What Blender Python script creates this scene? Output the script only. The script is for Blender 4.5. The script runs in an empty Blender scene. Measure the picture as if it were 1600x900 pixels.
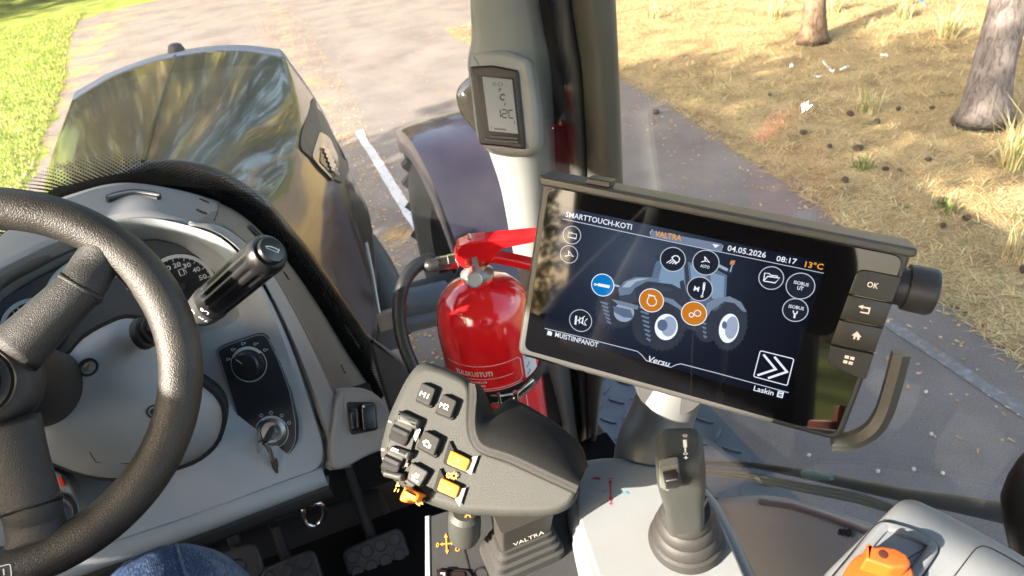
import bpy, bmesh, math, random
from mathutils import Vector as V, Matrix, noise as mnoise
random.seed(7)
S = bpy.context.scene
COL = S.collection
R = math.radians

# ------------------------------------------------------------------ camera
PITCH, YAW, ROLL = R(32), R(16), R(8.5)
FPX = 1100.0                                   # focal length in photograph pixels (1600 wide)
CAM = V((.36, 0, 2.5))
FWD = V((math.sin(YAW)*math.cos(PITCH), math.cos(YAW)*math.cos(PITCH), -math.sin(PITCH)))
RGT = V((math.cos(YAW), -math.sin(YAW), 0))
UPV = RGT.cross(FWD)
CR, SR = math.cos(ROLL), math.sin(ROLL)
cam = bpy.data.cameras.new('camera'); camo = bpy.data.objects.new('camera', cam); COL.objects.link(camo)
cx = RGT*CR - UPV*SR; cy = UPV*CR + RGT*SR
camo.matrix_world = Matrix.Translation(CAM) @ Matrix((cx, cy, -FWD)).transposed().to_4x4()
cam.sensor_width = 36; cam.lens = 36*FPX/1600; cam.clip_start = .02; cam.clip_end = 900
cam.dof.use_dof = True; cam.dof.focus_distance = .66; cam.dof.aperture_fstop = 15
S.camera = camo

# ------------------------------------------------------------------ light
SUN_EL, SUN_AZ = R(24.5), math.atan2(-.966, -.26)      # sun stands behind and to the left of the cab
sund = V((math.sin(SUN_AZ)*math.cos(SUN_EL), math.cos(SUN_AZ)*math.cos(SUN_EL), math.sin(SUN_EL)))
w = bpy.data.worlds.new('World'); S.world = w; w.use_nodes = True
nt = w.node_tree; bg = nt.nodes['Background']
sky = nt.nodes.new('ShaderNodeTexSky'); sky.sky_type = 'NISHITA'; sky.sun_disc = False
sky.sun_elevation = SUN_EL; sky.sun_rotation = SUN_AZ; sky.dust_density = 3.5; sky.ozone_density = .4
warm = nt.nodes.new('ShaderNodeMix'); warm.data_type = 'RGBA'; warm.blend_type = 'MULTIPLY'; warm.inputs[0].default_value = 1; warm.inputs[7].default_value = (1, .98, .95, 1)
nt.links.new(sky.outputs[0], warm.inputs[6]); nt.links.new(warm.outputs[2], bg.inputs[0]); bg.inputs[1].default_value = .15
sl = bpy.data.lights.new('sun', 'SUN'); sl.energy = 4.6; sl.angle = R(.5); sl.color = (1, .89, .76)
so = bpy.data.objects.new('sun', sl); COL.objects.link(so)
so.rotation_euler = sund.to_track_quat('Z', 'Y').to_euler()
S.view_settings.view_transform = 'Standard'; S.view_settings.look = 'None'
S.view_settings.exposure = 2.35; S.view_settings.gamma = 1
S.render.engine = 'CYCLES'
S.cycles.max_bounces = 10; S.cycles.transparent_max_bounces = 24; S.cycles.caustics_reflective = False; S.cycles.caustics_refractive = False

# ------------------------------------------------------------------ pixel -> place helpers
def ray(px, py):
    x, y = px-800, py-450
    a, b = x*CR - y*SR, x*SR + y*CR
    return FWD + RGT*(a/FPX) - UPV*(b/FPX)
def P(px, py, **k):
    (n, v), = k.items(); d = ray(px, py)
    t = v if n == 'd' else (v-CAM['xyz'.index(n)])/d['xyz'.index(n)]
    return CAM + d*t

class Fr:
    """a flat working frame: origin, u, v, n"""
    def __init__(s, o, n, up=(0, 0, 1), u=None):
        s.o = V(o); s.n = V(n).normalized()
        if u is not None:
            u = V(u); s.u = (u - s.n*u.dot(s.n)).normalized(); s.v = s.n.cross(s.u)
        else:
            up = V(up); s.v = (up - s.n*up.dot(s.n)).normalized(); s.u = s.v.cross(s.n)
    def pt(s, a, b, c=0): return s.o + s.u*a + s.v*b + s.n*c
    def loc(s, px, py, c=0):
        d = ray(px, py); o = s.o + s.n*c
        t = (o-CAM).dot(s.n)/d.dot(s.n); q = CAM + d*t - s.o
        return (q.dot(s.u), q.dot(s.v))
    def locs(s, pts, c=0): return [s.loc(x, y, c) for x, y in pts]

# ------------------------------------------------------------------ materials
MATS = {}
def nodes(name):
    m = bpy.data.materials.new(name); m.use_nodes = True
    t = m.node_tree; return m, t, t.nodes['Principled BSDF'], t.nodes.new, t.links.new
def mat(name, col, rough=.5, metal=0, grain=0, gs=900, var=.0, vs=20, dust=0, coat=0, spec=.5, emit=None, es=1, dustscale=260, dcol=(.55, .54, .5), gd=.0006):
    if name in MATS: return MATS[name]
    m, t, b, N, L = nodes(name); MATS[name] = m
    b.inputs['Base Color'].default_value = (*col, 1); b.inputs['Roughness'].default_value = rough
    b.inputs['Metallic'].default_value = metal; b.inputs['Specular IOR Level'].default_value = spec
    b.inputs['Coat Weight'].default_value = coat; b.inputs['Coat Roughness'].default_value = .04
    tc = N('ShaderNodeTexCoord'); last = None
    if var:
        n = N('ShaderNodeTexNoise'); n.inputs['Scale'].default_value = vs; n.inputs['Detail'].default_value = 6
        L(tc.outputs['Object'], n.inputs['Vector'])
        r = N('ShaderNodeMapRange'); r.inputs[3].default_value = 1-var; r.inputs[4].default_value = 1+var
        r.inputs[1].default_value = .3; r.inputs[2].default_value = .7
        L(n.outputs[0], r.inputs[0])
        mx = N('ShaderNodeMix'); mx.data_type = 'RGBA'; mx.blend_type = 'MULTIPLY'; mx.inputs[0].default_value = 1
        mx.inputs[6].default_value = (*col, 1); L(r.outputs[0], mx.inputs[7]); last = mx.outputs[2]
        rr = N('ShaderNodeMapRange'); rr.inputs[3].default_value = max(0, rough-.09); rr.inputs[4].default_value = min(1, rough+.09)
        L(n.outputs[0], rr.inputs[0]); L(rr.outputs[0], b.inputs['Roughness'])
    if dust:
        n = N('ShaderNodeTexVoronoi'); n.inputs['Scale'].default_value = dustscale; n.inputs['Randomness'].default_value = 1
        L(tc.outputs['Object'], n.inputs['Vector'])
        wn = N('ShaderNodeTexWhiteNoise'); L(n.outputs['Color'], wn.inputs['Vector'])
        c1 = N('ShaderNodeMath'); c1.operation = 'MULTIPLY'; L(wn.outputs[0], c1.inputs[0]); c1.inputs[1].default_value = .32*dust
        c2 = N('ShaderNodeMath'); c2.operation = 'SUBTRACT'; L(c1.outputs[0], c2.inputs[0]); c2.inputs[1].default_value = .19*dust
        lt = N('ShaderNodeMath'); lt.operation = 'LESS_THAN'; L(n.outputs['Distance'], lt.inputs[0]); L(c2.outputs[0], lt.inputs[1])
        mx = N('ShaderNodeMix'); mx.data_type = 'RGBA'; L(lt.outputs[0], mx.inputs[0])
        if last: L(last, mx.inputs[6])
        else: mx.inputs[6].default_value = (*col, 1)
        mx.inputs[7].default_value = (*dcol, 1); last = mx.outputs[2]
    if last: L(last, b.inputs['Base Color'])
    if grain:
        n = N('ShaderNodeTexNoise'); n.inputs['Scale'].default_value = gs; n.inputs['Detail'].default_value = 3
        L(tc.outputs['Object'], n.inputs['Vector'])
        bp = N('ShaderNodeBump'); bp.inputs['Strength'].default_value = grain; bp.inputs['Distance'].default_value = gd
        L(n.outputs[0], bp.inputs['Height']); L(bp.outputs[0], b.inputs['Normal'])
    if emit:
        b.inputs['Emission Color'].default_value = (*emit, 1); b.inputs['Emission Strength'].default_value = es
    return m

def glass_mat(name, tint=(.97, .985, .98), dust=.03, dots=False):
    m = bpy.data.materials.new(name); m.use_nodes = True; t = m.node_tree; t.nodes.clear(); N, L = t.nodes.new, t.links.new
    out = N('ShaderNodeOutputMaterial'); tr = N('ShaderNodeBsdfTransparent'); tr.inputs[0].default_value = (*tint, 1)
    gl = N('ShaderNodeBsdfGlossy'); gl.inputs['Roughness'].default_value = 0
    geo = N('ShaderNodeNewGeometry'); ior = N('ShaderNodeMapRange'); ior.inputs[3].default_value = 1.5; ior.inputs[4].default_value = 1/1.5
    L(geo.outputs['Backfacing'], ior.inputs[0]); fr = N('ShaderNodeFresnel'); L(ior.outputs[0], fr.inputs[0])
    m1 = N('ShaderNodeMixShader'); L(fr.outputs[0], m1.inputs[0]); L(tr.outputs[0], m1.inputs[1]); L(gl.outputs[0], m1.inputs[2])
    df = N('ShaderNodeBsdfTranslucent'); df.inputs[0].default_value = (.8, .8, .8, 1)
    df2 = N('ShaderNodeBsdfDiffuse'); df2.inputs[0].default_value = (.8, .8, .8, 1)
    a = N('ShaderNodeMixShader'); L(df.outputs[0], a.inputs[1]); L(df2.outputs[0], a.inputs[2])
    tc = N('ShaderNodeTexCoord'); n = N('ShaderNodeTexNoise'); n.inputs['Scale'].default_value = 9; n.inputs['Detail'].default_value = 8
    L(tc.outputs['Object'], n.inputs['Vector'])
    r = N('ShaderNodeMapRange'); r.inputs[1].default_value = .35; r.inputs[2].default_value = .75; r.inputs[3].default_value = dust*.4; r.inputs[4].default_value = dust*1.6
    L(n.outputs[0], r.inputs[0])
    m2 = N('ShaderNodeMixShader'); L(r.outputs[0], m2.inputs[0]); L(m1.outputs[0], m2.inputs[1]); L(a.outputs[0], m2.inputs[2])
    L(m2.outputs[0], out.inputs[0]); return m

# ------------------------------------------------------------------ object helpers
def props(o, label=None, cat=None, group=None, kind=None):
    for k, v in (('label', label), ('category', cat), ('group', group), ('kind', kind)):
        if v: o[k] = v
    return o
def thing(name, label, cat, loc, group=None):
    o = bpy.data.objects.new(name, None); COL.objects.link(o); o.location = V(loc); o.empty_display_size = .05
    return props(o, label, cat, group)
def base(o):
    while o.parent: o = o.parent
    return o.location
def obj(name, bm, m, parent=None, smooth=True, loc=None, **k):
    """link a bmesh (built in world coordinates) as one mesh object"""
    me = bpy.data.meshes.new(name)
    off = base(parent) if parent else V(loc) if loc is not None else V((0, 0, 0))
    bmesh.ops.transform(bm, matrix=Matrix.Translation(-off), verts=bm.verts)
    bm.to_mesh(me); bm.free()
    if smooth:
        for p in me.polygons: p.use_smooth = True
        if smooth != 'all': me.set_sharp_from_angle(angle=R(smooth if smooth is not True and isinstance(smooth, (int, float)) else 38))
    for q in (m if isinstance(m, (list, tuple)) else [m]): me.materials.append(q)
    o = bpy.data.objects.new(name, me); COL.objects.link(o)
    if smooth and any(len(q.vertices) > 6 for q in me.polygons):      # flat caps keep flat shading
        wn = o.modifiers.new('flat_caps', 'WEIGHTED_NORMAL'); wn.keep_sharp = True; wn.weight = 90
    if parent: o.parent = parent
    elif loc is not None: o.location = off
    return props(o, **k)
def B(): return bmesh.new()

def area2(p): return sum(p[i][0]*p[(i+1) % len(p)][1]-p[(i+1) % len(p)][0]*p[i][1] for i in range(len(p)))/2
def rnd(pts, r, n=4):
    """round the corners of a 2-D polygon (r: one radius or one per corner)"""
    out = []; k = len(pts)
    for i in range(k):
        p = V(pts[i]).to_2d(); a = V(pts[i-1]).to_2d()-p; b = V(pts[(i+1) % k]).to_2d()-p
        ri = r[i] if isinstance(r, (list, tuple)) else r
        ra = min(ri, a.length*.49); rb = min(ri, b.length*.49)
        if ri <= 0: out.append(tuple(p)); continue
        s = p+a.normalized()*ra; e = p+b.normalized()*rb
        for j in range(n+1):
            t = j/n; q = s*(1-t)**2+p*2*t*(1-t)+e*t*t; out.append((q.x, q.y))
    return out
def cat(pts, n=6, closed=False):
    """Catmull-Rom through points of any dimension"""
    pts = [V(p) for p in pts]; k = len(pts); out = []
    for i in range(k if closed else k-1):
        if closed: a, b, c, d = pts[i-1], pts[i], pts[(i+1) % k], pts[(i+2) % k]
        else: b, c = pts[i], pts[i+1]; a = pts[i-1] if i else b*2-c; d = pts[i+2] if i+2 < k else c*2-b
        for j in range(n):
            t = j/n
            out.append(.5*((2*b)+(c-a)*t+(2*a-5*b+4*c-d)*t*t+(3*b-a-3*c+d)*t**3))
    if not closed: out.append(pts[-1])
    return out
def inset(p, d):
    k = len(p); out = []; sgn = 1 if area2(p) > 0 else -1
    for i in range(k):
        a = V(p[i-1]); b = V(p[i]); c = V(p[(i+1) % k]); e1 = (b-a); e2 = (c-b)
        if e1.length < 1e-9: e1 = e2
        if e2.length < 1e-9: e2 = e1
        n1 = V((-e1.y, e1.x)).normalized(); n2 = V((-e2.y, e2.x)).normalized(); m = n1+n2
        m = m.normalized() if m.length > 1e-6 else n1
        q = b+m*sgn*d/max(.5, m.dot(n1)); out.append((q.x, q.y))
    return out
def rings(bm, loops, cap0=True, cap1=True, closed=True, mi=0):
    vs = [[bm.verts.new(p) for p in l] for l in loops]
    for a, b in zip(vs, vs[1:]):
        k = len(a)
        for i in range(k if closed else k-1):
            try:
                f = bm.faces.new((a[i], a[(i+1) % k], b[(i+1) % k], b[i])); f.material_index = mi
            except ValueError: pass
    if cap0 and closed: bm.faces.new(list(reversed(vs[0]))).material_index = mi
    if cap1 and closed: bm.faces.new(vs[-1]).material_index = mi
    return vs
def prism(bm, fr, pts, c0, c1, bev=0, steps=3, mi=0, bev0=0):
    """a plate standing on a polygon of a frame, its front edge rounded"""
    if area2(pts) < 0: pts = pts[::-1]
    L = []
    if bev0: L.append([fr.pt(*q, c0) for q in inset(pts, bev0)]); L.append([fr.pt(*q, c0+bev0) for q in pts])
    else: L.append([fr.pt(*q, c0) for q in pts])
    if bev:
        for i in range(steps+1):
            a = math.pi/2*i/steps
            L.append([fr.pt(*q, c1-bev+bev*math.sin(a)) for q in (inset(pts, bev*(1-math.cos(a))) if i else pts)])
    else: L.append([fr.pt(*q, c1) for q in pts])
    rings(bm, L, mi=mi); return bm
def box(bm, c, sx, sy, sz, fr=None, bev=0, mi=0):
    f = fr or Fr((0, 0, 0), (0, 0, 1), up=(0, 1, 0)); c = V(c)
    f2 = Fr(c, f.n, u=f.u)
    p = [(-sx/2, -sy/2), (sx/2, -sy/2), (sx/2, sy/2), (-sx/2, sy/2)]
    if bev: p = rnd(p, bev*1.5, 2)
    return prism(bm, f2, p, -sz/2, sz/2, bev, 2, mi, bev0=bev)
def tube(bm, path, r, seg=12, flat=None, closed=False, caps=True, mi=0, up=None):
    """sweep a circle (or an ellipse: flat = (normal-direction scale, up vector)) along a path"""
    path = [V(p) for p in path]; k = len(path); rs = r if isinstance(r, (list, tuple)) else [r]*k
    loops = []; prev = None
    for i in range(k):
        a = path[i-1] if (i or closed) else path[i]; b = path[(i+1) % k] if (i < k-1 or closed) else path[i]
        t = (b-a).normalized()
        if up is not None: nn = V(up) - t*V(up).dot(t)
        elif prev is None: nn = t.orthogonal()
        else: nn = prev - t*prev.dot(t)
        nn.normalize(); prev = nn; bb = t.cross(nn)
        rr = rs[i]; rn, rb = rr if isinstance(rr, (list, tuple)) else (rr, rr)
        loops.append([path[i]+nn*rn*math.cos(2*math.pi*j/seg)+bb*rb*math.sin(2*math.pi*j/seg) for j in range(seg)])
    if closed: loops.append(loops[0])
    vs = rings(bm, loops, not closed and caps, not closed and caps, mi=mi)
    if closed: bmesh.ops.remove_doubles(bm, verts=[v for l in (vs[0], vs[-1]) for v in l], dist=1e-6)
    return bm
def lathe(bm, o, ax, prof, seg=32, mi=0, cap0=True, cap1=True):
    ax = V(ax).normalized(); a = ax.orthogonal().normalized(); b = ax.cross(a); o = V(o)
    rings(bm, [[o+ax*h+(a*math.cos(2*math.pi*j/seg)+b*math.sin(2*math.pi*j/seg))*max(r, 1e-5) for j in range(seg)] for r, h in prof], cap0, cap1, mi=mi)
    return bm
def loft(bm, rows, nu=1, nv=1, closed=False, mi=0):
    rows = [cat(r, nu, closed) if nu > 1 else [V(p) for p in r] for r in rows]
    if nv > 1:
        cols = [cat([r[i] for r in rows], nv) for i in range(len(rows[0]))]
        rows = [[c[j] for c in cols] for j in range(len(cols[0]))]
    rings(bm, rows, False, False, closed, mi); return rows
def solid(o, t, off=-1):
    m = o.modifiers.new('thickness', 'SOLIDIFY'); m.thickness = t; m.offset = off; return o

class Ink:
    """flat print: lines, rings, discs and lettering laid on a surface map (a, b, c) -> point"""
    def __init__(s, fr, c=.0003): s.bm = B(); s.fr = fr; s.map = fr.pt if isinstance(fr, Fr) else fr; s.c = c
    def poly(s, pts, dc=0):
        try:
            f = s.bm.faces.new([s.bm.verts.new(s.map(a, b, s.c+dc)) for a, b in pts])
        except ValueError: pass
        return s
    def px(s, pts): return s.poly(s.fr.locs(pts, s.c))
    def line(s, pts, w, closed=False):
        pts = [V(p).to_2d() for p in pts]; k = len(pts); L, Rr = [], []
        for i in range(k):
            a = pts[i-1] if (i or closed) else pts[i]; b = pts[(i+1) % k] if (i < k-1 or closed) else pts[i]
            t = b-a; t = t.normalized() if t.length else V((1, 0)); n = V((-t.y, t.x))
            m = 1
            if (i and i < k-1) or closed:
                e = (pts[i]-pts[i-1]); e = e.normalized() if e.length else t; m = 1/max(.45, abs(V((-e.y, e.x)).dot(n)))
            L.append(pts[i]+n*w/2*m); Rr.append(pts[i]-n*w/2*m)
        va = [s.bm.verts.new(s.map(p.x, p.y, s.c)) for p in L]; vb = [s.bm.verts.new(s.map(p.x, p.y, s.c)) for p in Rr]
        for i in range(k if closed else k-1):
            j = (i+1) % k; s.bm.faces.new((vb[i], vb[j], va[j], va[i]))
        return s
    def lpx(s, pts, w, closed=False): return s.line(s.fr.locs(pts, s.c), w, closed)
    def ring(s, o, r, w, n=36, a0=0, a1=2*math.pi):
        full = abs(a1-a0-2*math.pi) < 1e-6
        return s.line([(o[0]+r*math.cos(a0+(a1-a0)*i/n), o[1]+r*math.sin(a0+(a1-a0)*i/n)) for i in range(n if full else n+1)], w, full)
    def disc(s, o, r, n=28): return s.poly([(o[0]+r*math.cos(2*math.pi*i/n), o[1]+r*math.sin(2*math.pi*i/n)) for i in range(n)])
    def text(s, txt, p0, p1, h, bold=0, shear=0):
        """lettering fitted on the base line p0 -> p1 with capital height h (frame units)"""
        vs, fs = glyphs(txt, bold, shear)
        p0 = V(p0).to_2d(); p1 = V(p1).to_2d(); d = p1-p0; n = V((-d.y, d.x)).normalized()
        x0 = min(v[0] for v in vs); x1 = max(v[0] for v in vs)
        m = [s.bm.verts.new(s.map(*(p0+d*((x-x0)/(x1-x0))+n*y*h), s.c)) for x, y in vs]
        for f in fs:
            try: s.bm.faces.new([m[i] for i in f])
            except ValueError: pass
        return s
    def tpx(s, txt, a, b, top, bold=0, shear=0):
        """lettering from base-line pixel a to b; top = pixel on the cap line above a"""
        A, Bq, T = s.fr.locs([a, b, top], s.c); A, Bq, T = V(A), V(Bq), V(T)
        d = (Bq-A).normalized(); n = V((-d.y, d.x)); return s.text(txt, A, Bq, abs((T-A).dot(n)), bold, shear)
    def done(s, name, m, parent, **k): 
        bmesh.ops.recalc_face_normals(s.bm, faces=s.bm.faces)
        return obj(name, s.bm, m, parent, smooth=False, **k)
GL = {}
def glyphs(txt, bold=0, shear=0):
    k = (txt, bold, shear)
    if k not in GL:
        c = bpy.data.curves.new('t', 'FONT'); c.body = txt; c.resolution_u = 2; c.offset = bold; c.shear = shear; c.fill_mode = 'FRONT'
        o = bpy.data.objects.new('t', c); COL.objects.link(o); dg = bpy.context.evaluated_depsgraph_get()
        me = o.evaluated_get(dg).to_mesh(); GL[k] = ([(v.co.x, v.co.y/.69) for v in me.vertices], [list(p.vertices) for p in me.polygons])
        o.evaluated_get(dg).to_mesh_clear(); bpy.data.objects.remove(o); bpy.data.curves.remove(c)
    return GL[k]

# ================================================================== SETTING
def ground_mat(name, stops, scale, rough=.9, bump=.5, bscale=60, patch=None, fine=400, fv=.25):
    """stops: colour ramp over a broad noise; patch = (colour, low, high, scale, [axis ranges]) laid over it"""
    m, t, b, N, L = nodes(name); tc = N('ShaderNodeTexCoord'); b.inputs['Roughness'].default_value = rough
    b.inputs['Specular IOR Level'].default_value = .2
    n = N('ShaderNodeTexNoise'); n.inputs['Scale'].default_value = scale; n.inputs['Detail'].default_value = 9; n.inputs['Roughness'].default_value = .62
    L(tc.outputs['Object'], n.inputs['Vector'])
    r = N('ShaderNodeValToRGB'); e = r.color_ramp.elements
    while len(e) < len(stops): e.new(.5)
    for q, (p, c) in zip(e, stops): q.position = p; q.color = (*c, 1)
    L(n.outputs[0], r.inputs[0]); col = r.outputs[0]
    f = N('ShaderNodeTexNoise'); f.inputs['Scale'].default_value = fine; f.inputs['Detail'].default_value = 2; L(tc.outputs['Object'], f.inputs['Vector'])
    fr_ = N('ShaderNodeMapRange'); fr_.inputs[1].default_value = .3; fr_.inputs[2].default_value = .7; fr_.inputs[3].default_value = 1-fv; fr_.inputs[4].default_value = 1+fv
    L(f.outputs[0], fr_.inputs[0])
    mx = N('ShaderNodeMix'); mx.data_type = 'RGBA'; mx.blend_type = 'MULTIPLY'; mx.inputs[0].default_value = 1
    L(col, mx.inputs[6]); L(fr_.outputs[0], mx.inputs[7]); col = mx.outputs[2]
    for (pc, lo, hi, ps, rng) in (patch or []):
        pn = N('ShaderNodeTexNoise'); pn.inputs['Scale'].default_value = ps; pn.inputs['Detail'].default_value = 10; pn.inputs['Roughness'].default_value = .7
        L(tc.outputs['Object'], pn.inputs['Vector']); val = pn.outputs[0]
        if rng:
            sx = N('ShaderNodeSeparateXYZ'); L(tc.outputs['Object'], sx.inputs[0])
            for (axis, c0, wdt, gain) in rng:       # raise the noise near a line of the ground
                d = N('ShaderNodeMath'); d.operation = 'SUBTRACT'; L(sx.outputs[axis], d.inputs[0]); d.inputs[1].default_value = c0
                ab = N('ShaderNodeMath'); ab.operation = 'ABSOLUTE'; L(d.outputs[0], ab.inputs[0])
                q = N('ShaderNodeMapRange'); q.inputs[1].default_value = 0; q.inputs[2].default_value = wdt; q.inputs[3].default_value = gain; q.inputs[4].default_value = 0
                L(ab.outputs[0], q.inputs[0]); ad = N('ShaderNodeMath'); ad.operation = 'ADD'; L(val, ad.inputs[0]); L(q.outputs[0], ad.inputs[1]); val = ad.outputs[0]
        s = N('ShaderNodeMapRange'); s.inputs[1].default_value = lo; s.inputs[2].default_value = hi; L(val, s.inputs[0])
        mx = N('ShaderNodeMix'); mx.data_type = 'RGBA'; L(s.outputs[0], mx.inputs[0]); L(col, mx.inputs[6]); mx.inputs[7].default_value = (*pc, 1); col = mx.outputs[2]
    L(col, b.inputs['Base Color'])
    bn = N('ShaderNodeTexNoise'); bn.inputs['Scale'].default_value = bscale; bn.inputs['Detail'].default_value = 6; L(tc.outputs['Object'], bn.inputs['Vector'])
    bp = N('ShaderNodeBump'); bp.inputs['Strength'].default_value = bump; bp.inputs['Distance'].default_value = .03
    L(bn.outputs[0], bp.inputs['Height']); L(bp.outputs[0], b.inputs['Normal']); return m
def sheet(name, pts, z, m, kind='structure'):
    bm = B(); f = bm.faces.new([bm.verts.new((x, y, z)) for x, y in pts]); bmesh.ops.triangulate(bm, faces=[f]); bmesh.ops.recalc_face_normals(bm, faces=bm.faces)
    for f in bm.faces:
        if f.normal.z < 0: f.normal_flip()
    return obj(name, bm, m, smooth=False, kind=kind)
M_field = ground_mat('field_soil', [(.3, (.05, .08, .02)), (.55, (.10, .13, .035)), (.75, (.17, .15, .06))], .6)
M_road = ground_mat('asphalt', [(.3, (.15, .128, .114)), (.5, (.20, .170, .152)), (.7, (.25, .208, .182))], 1.2, rough=.88, bump=.35, bscale=160, fine=170, fv=.35,
    patch=[((.42, .27, .12), .66, .80, 1.1, [(0, -3.0, 1.3, .24), (0, .92, .45, .17)]), ((.34, .3, .26), .62, .75, .35, []), ((.06, .06, .06), .66, .7, 3.0, [])])
M_lawn = ground_mat('lawn_turf', [(.3, (.13, .19, .025)), (.5, (.22, .27, .045)), (.62, (.32, .32, .08)), (.75, (.42, .34, .13))], 2.2, bump=1, bscale=40, fine=90, fv=.4)
M_verge = ground_mat('dry_grass_litter', [(.28, (.17, .115, .06)), (.45, (.37, .26, .12)), (.58, (.47, .34, .16)), (.72, (.55, .42, .20))], 2.6, bump=1, bscale=70, fine=120, fv=.45,
    patch=[((.12, .15, .035), .60, .68, 2.2, []), ((.10, .07, .045), .60, .7, 6, [])])
sheet('ground', [(-400, -400), (400, -400), (400, 400), (-400, 400)], -.012, M_field)
ROAD_L = [(-3.3, -60), (-2.9, 0), (-2.45, 7), (-2.5, 9.4), (-2.9, 14), (-3.6, 19), (-3.9, 22.5), (-2.9, 23.6), (3, 24.5), (14, 25), (40, 25)]
ROAD_R = [(40, 16), (15, 14.6), (9.5, 13.6), (6.0, 12.2), (4.9, 9.6), (4.3, 7.6), (4.15, 5.8), (3.9, 3.9), (3.62, 2.5), (3.5, 1.8), (3.4, 0), (3.3, -60)]
def wob(pts, a=.12, n=10):
    out = []
    for p, q in zip(pts, pts[1:]):
        k = max(1, min(60, int((V(q)-V(p)).length/.22)))
        for i in range(k):
            s = V(p).lerp(V(q), i/k); m = mnoise.noise((s.x*1.3, s.y*1.3, 3)) + .6*mnoise.noise((s.x*4, s.y*4, 8)); out.append((s.x+m*a*1.3, s.y+m*a*.5))
    return out+[pts[-1]]
RL, RR = wob(ROAD_L), wob(ROAD_R)
sheet('road', RL+RR, 0, M_road)
sheet('lawn', RL+[(40, 60), (-60, 60), (-60, -60)], -.004, M_lawn)
sheet('verge', RR+[(60, -60), (60, 17)], .004, M_verge)
# road markings: worn white paint
def paint_mat(name, keep, pc=(.55, .55, .56)):
    m, t, b, N, L = nodes(name); b.inputs['Roughness'].default_value = .8; tc = N('ShaderNodeTexCoord')
    n = N('ShaderNodeTexNoise'); n.inputs['Scale'].default_value = 22; n.inputs['Detail'].default_value = 10; n.inputs['Roughness'].default_value = .75; L(tc.outputs['Object'], n.inputs['Vector'])
    r = N('ShaderNodeMapRange'); r.inputs[1].default_value = keep-.06; r.inputs[2].default_value = keep+.06; L(n.outputs[0], r.inputs[0])
    mx = N('ShaderNodeMix'); mx.data_type = 'RGBA'; mx.inputs[6].default_value = (*pc, 1); mx.inputs[7].default_value = (.17, .16, .15, 1)
    L(r.outputs[0], mx.inputs[0]); L(mx.outputs[2], b.inputs['Base Color']); return m
sheet('road_marking', wob([(1.07, 3.2), (1.07, 7.85)], .014)+wob([(1.16, 7.9), (1.16, 3.2)], .018), .004, paint_mat('white_paint', .62))
sheet('road_marking', wob([(3.05, -8), (3.12, 2.7)], .02)+wob([(3.2, 2.7), (3.13, -8)], .02), .004, paint_mat('worn_paint', .43, (.27, .265, .265)))

# ---- blades, needles and leaf litter (stuff): thin real pieces scattered over the ground
def blades(name, spots, mats, wid, kind='stuff'):
    vs, fs, mi = [], [], []
    for (x, y, z, h, az, lean, k, curl) in spots:
        d = V((math.cos(az), math.sin(az), 0)); s = V((-d.y, d.x, 0))*wid*(.6+.8*random.random())/2
        b = V((x, y, z)); mid = b+d*h*math.sin(lean)*.5+V((0, 0, h*math.cos(lean)*.55)); tip = b+d*h*math.sin(min(1.5, lean+curl))+V((0, 0, max(.003, h*math.cos(min(1.56, lean+curl)))))
        i = len(vs); vs += [b-s, b+s, mid+s*.8, mid-s*.8, tip]; fs += [(i, i+1, i+2, i+3), (i+3, i+2, i+4)]; mi += [k, k]
    me = bpy.data.meshes.new(name); me.from_pydata(vs, [], fs); me.polygons.foreach_set('material_index', mi)
    for m in mats: me.materials.append(m)
    o = bpy.data.objects.new(name, me); COL.objects.link(o); return props(o, kind=kind)
def leafm(name, c): 
    m = mat(name, c, .7, var=.3, vs=3, spec=.25); return m
G_green, G_lime, G_dry = leafm('blade_green', (.17, .23, .035)), leafm('blade_lime', (.30, .34, .07)), leafm('blade_dry', (.52, .42, .20))
H_straw, H_tan, H_brown, H_green = leafm('straw', (.56, .44, .22)), leafm('tan_straw', (.50, .37, .17)), leafm('brown_needles', (.33, .20, .10)), leafm('verge_green', (.14, .19, .05))
def edge_x(pts, y):
    for (x0, y0), (x1, y1) in zip(pts, pts[1:]):
        if min(y0, y1) <= y <= max(y0, y1) and y0 != y1: return x0+(x1-x0)*(y-y0)/(y1-y0)
    return 3.4
rn = random.random
sp = []
for i in range(38000):
    y = 4+20*rn()**1.2; x = edge_x(ROAD_L[:7], min(y, 22.4))-.05-9*rn()**1.6
    sp.append((x, y, -.004, .04+.07*rn(), 6.28*rn(), .2+.7*rn(), random.choices((0, 1, 2), (5, 4, 2))[0], .5))
blades('lawn_grass', sp, [G_green, G_lime, G_dry], .010)
sp = []
for i in range(88000):
    y = -1.5+13.6*rn()**1.1; x = edge_x(ROAD_R[::-1][1:8], y)+.0+12*rn()**1.7-.06
    if x > 3.3+10: continue
    c = mnoise.noise((x*.7, y*.7, 1)); far = x-edge_x(ROAD_R[::-1][1:8], y)
    k = random.choices((0, 1, 2, 3), (3+4*max(0, c)+far*.6, 5, 3, .15+3*max(0, c-.15)+far*.12))[0]
    sp.append((x, y, .004, (.04+.10*rn())*(1+.16*far), 6.28*rn(), (1.25-.10*far*rn())+.25*rn(), k, .15))
blades('dry_grass', sp, [H_straw, H_tan, H_brown, H_green], .0055)
sp = []
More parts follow.
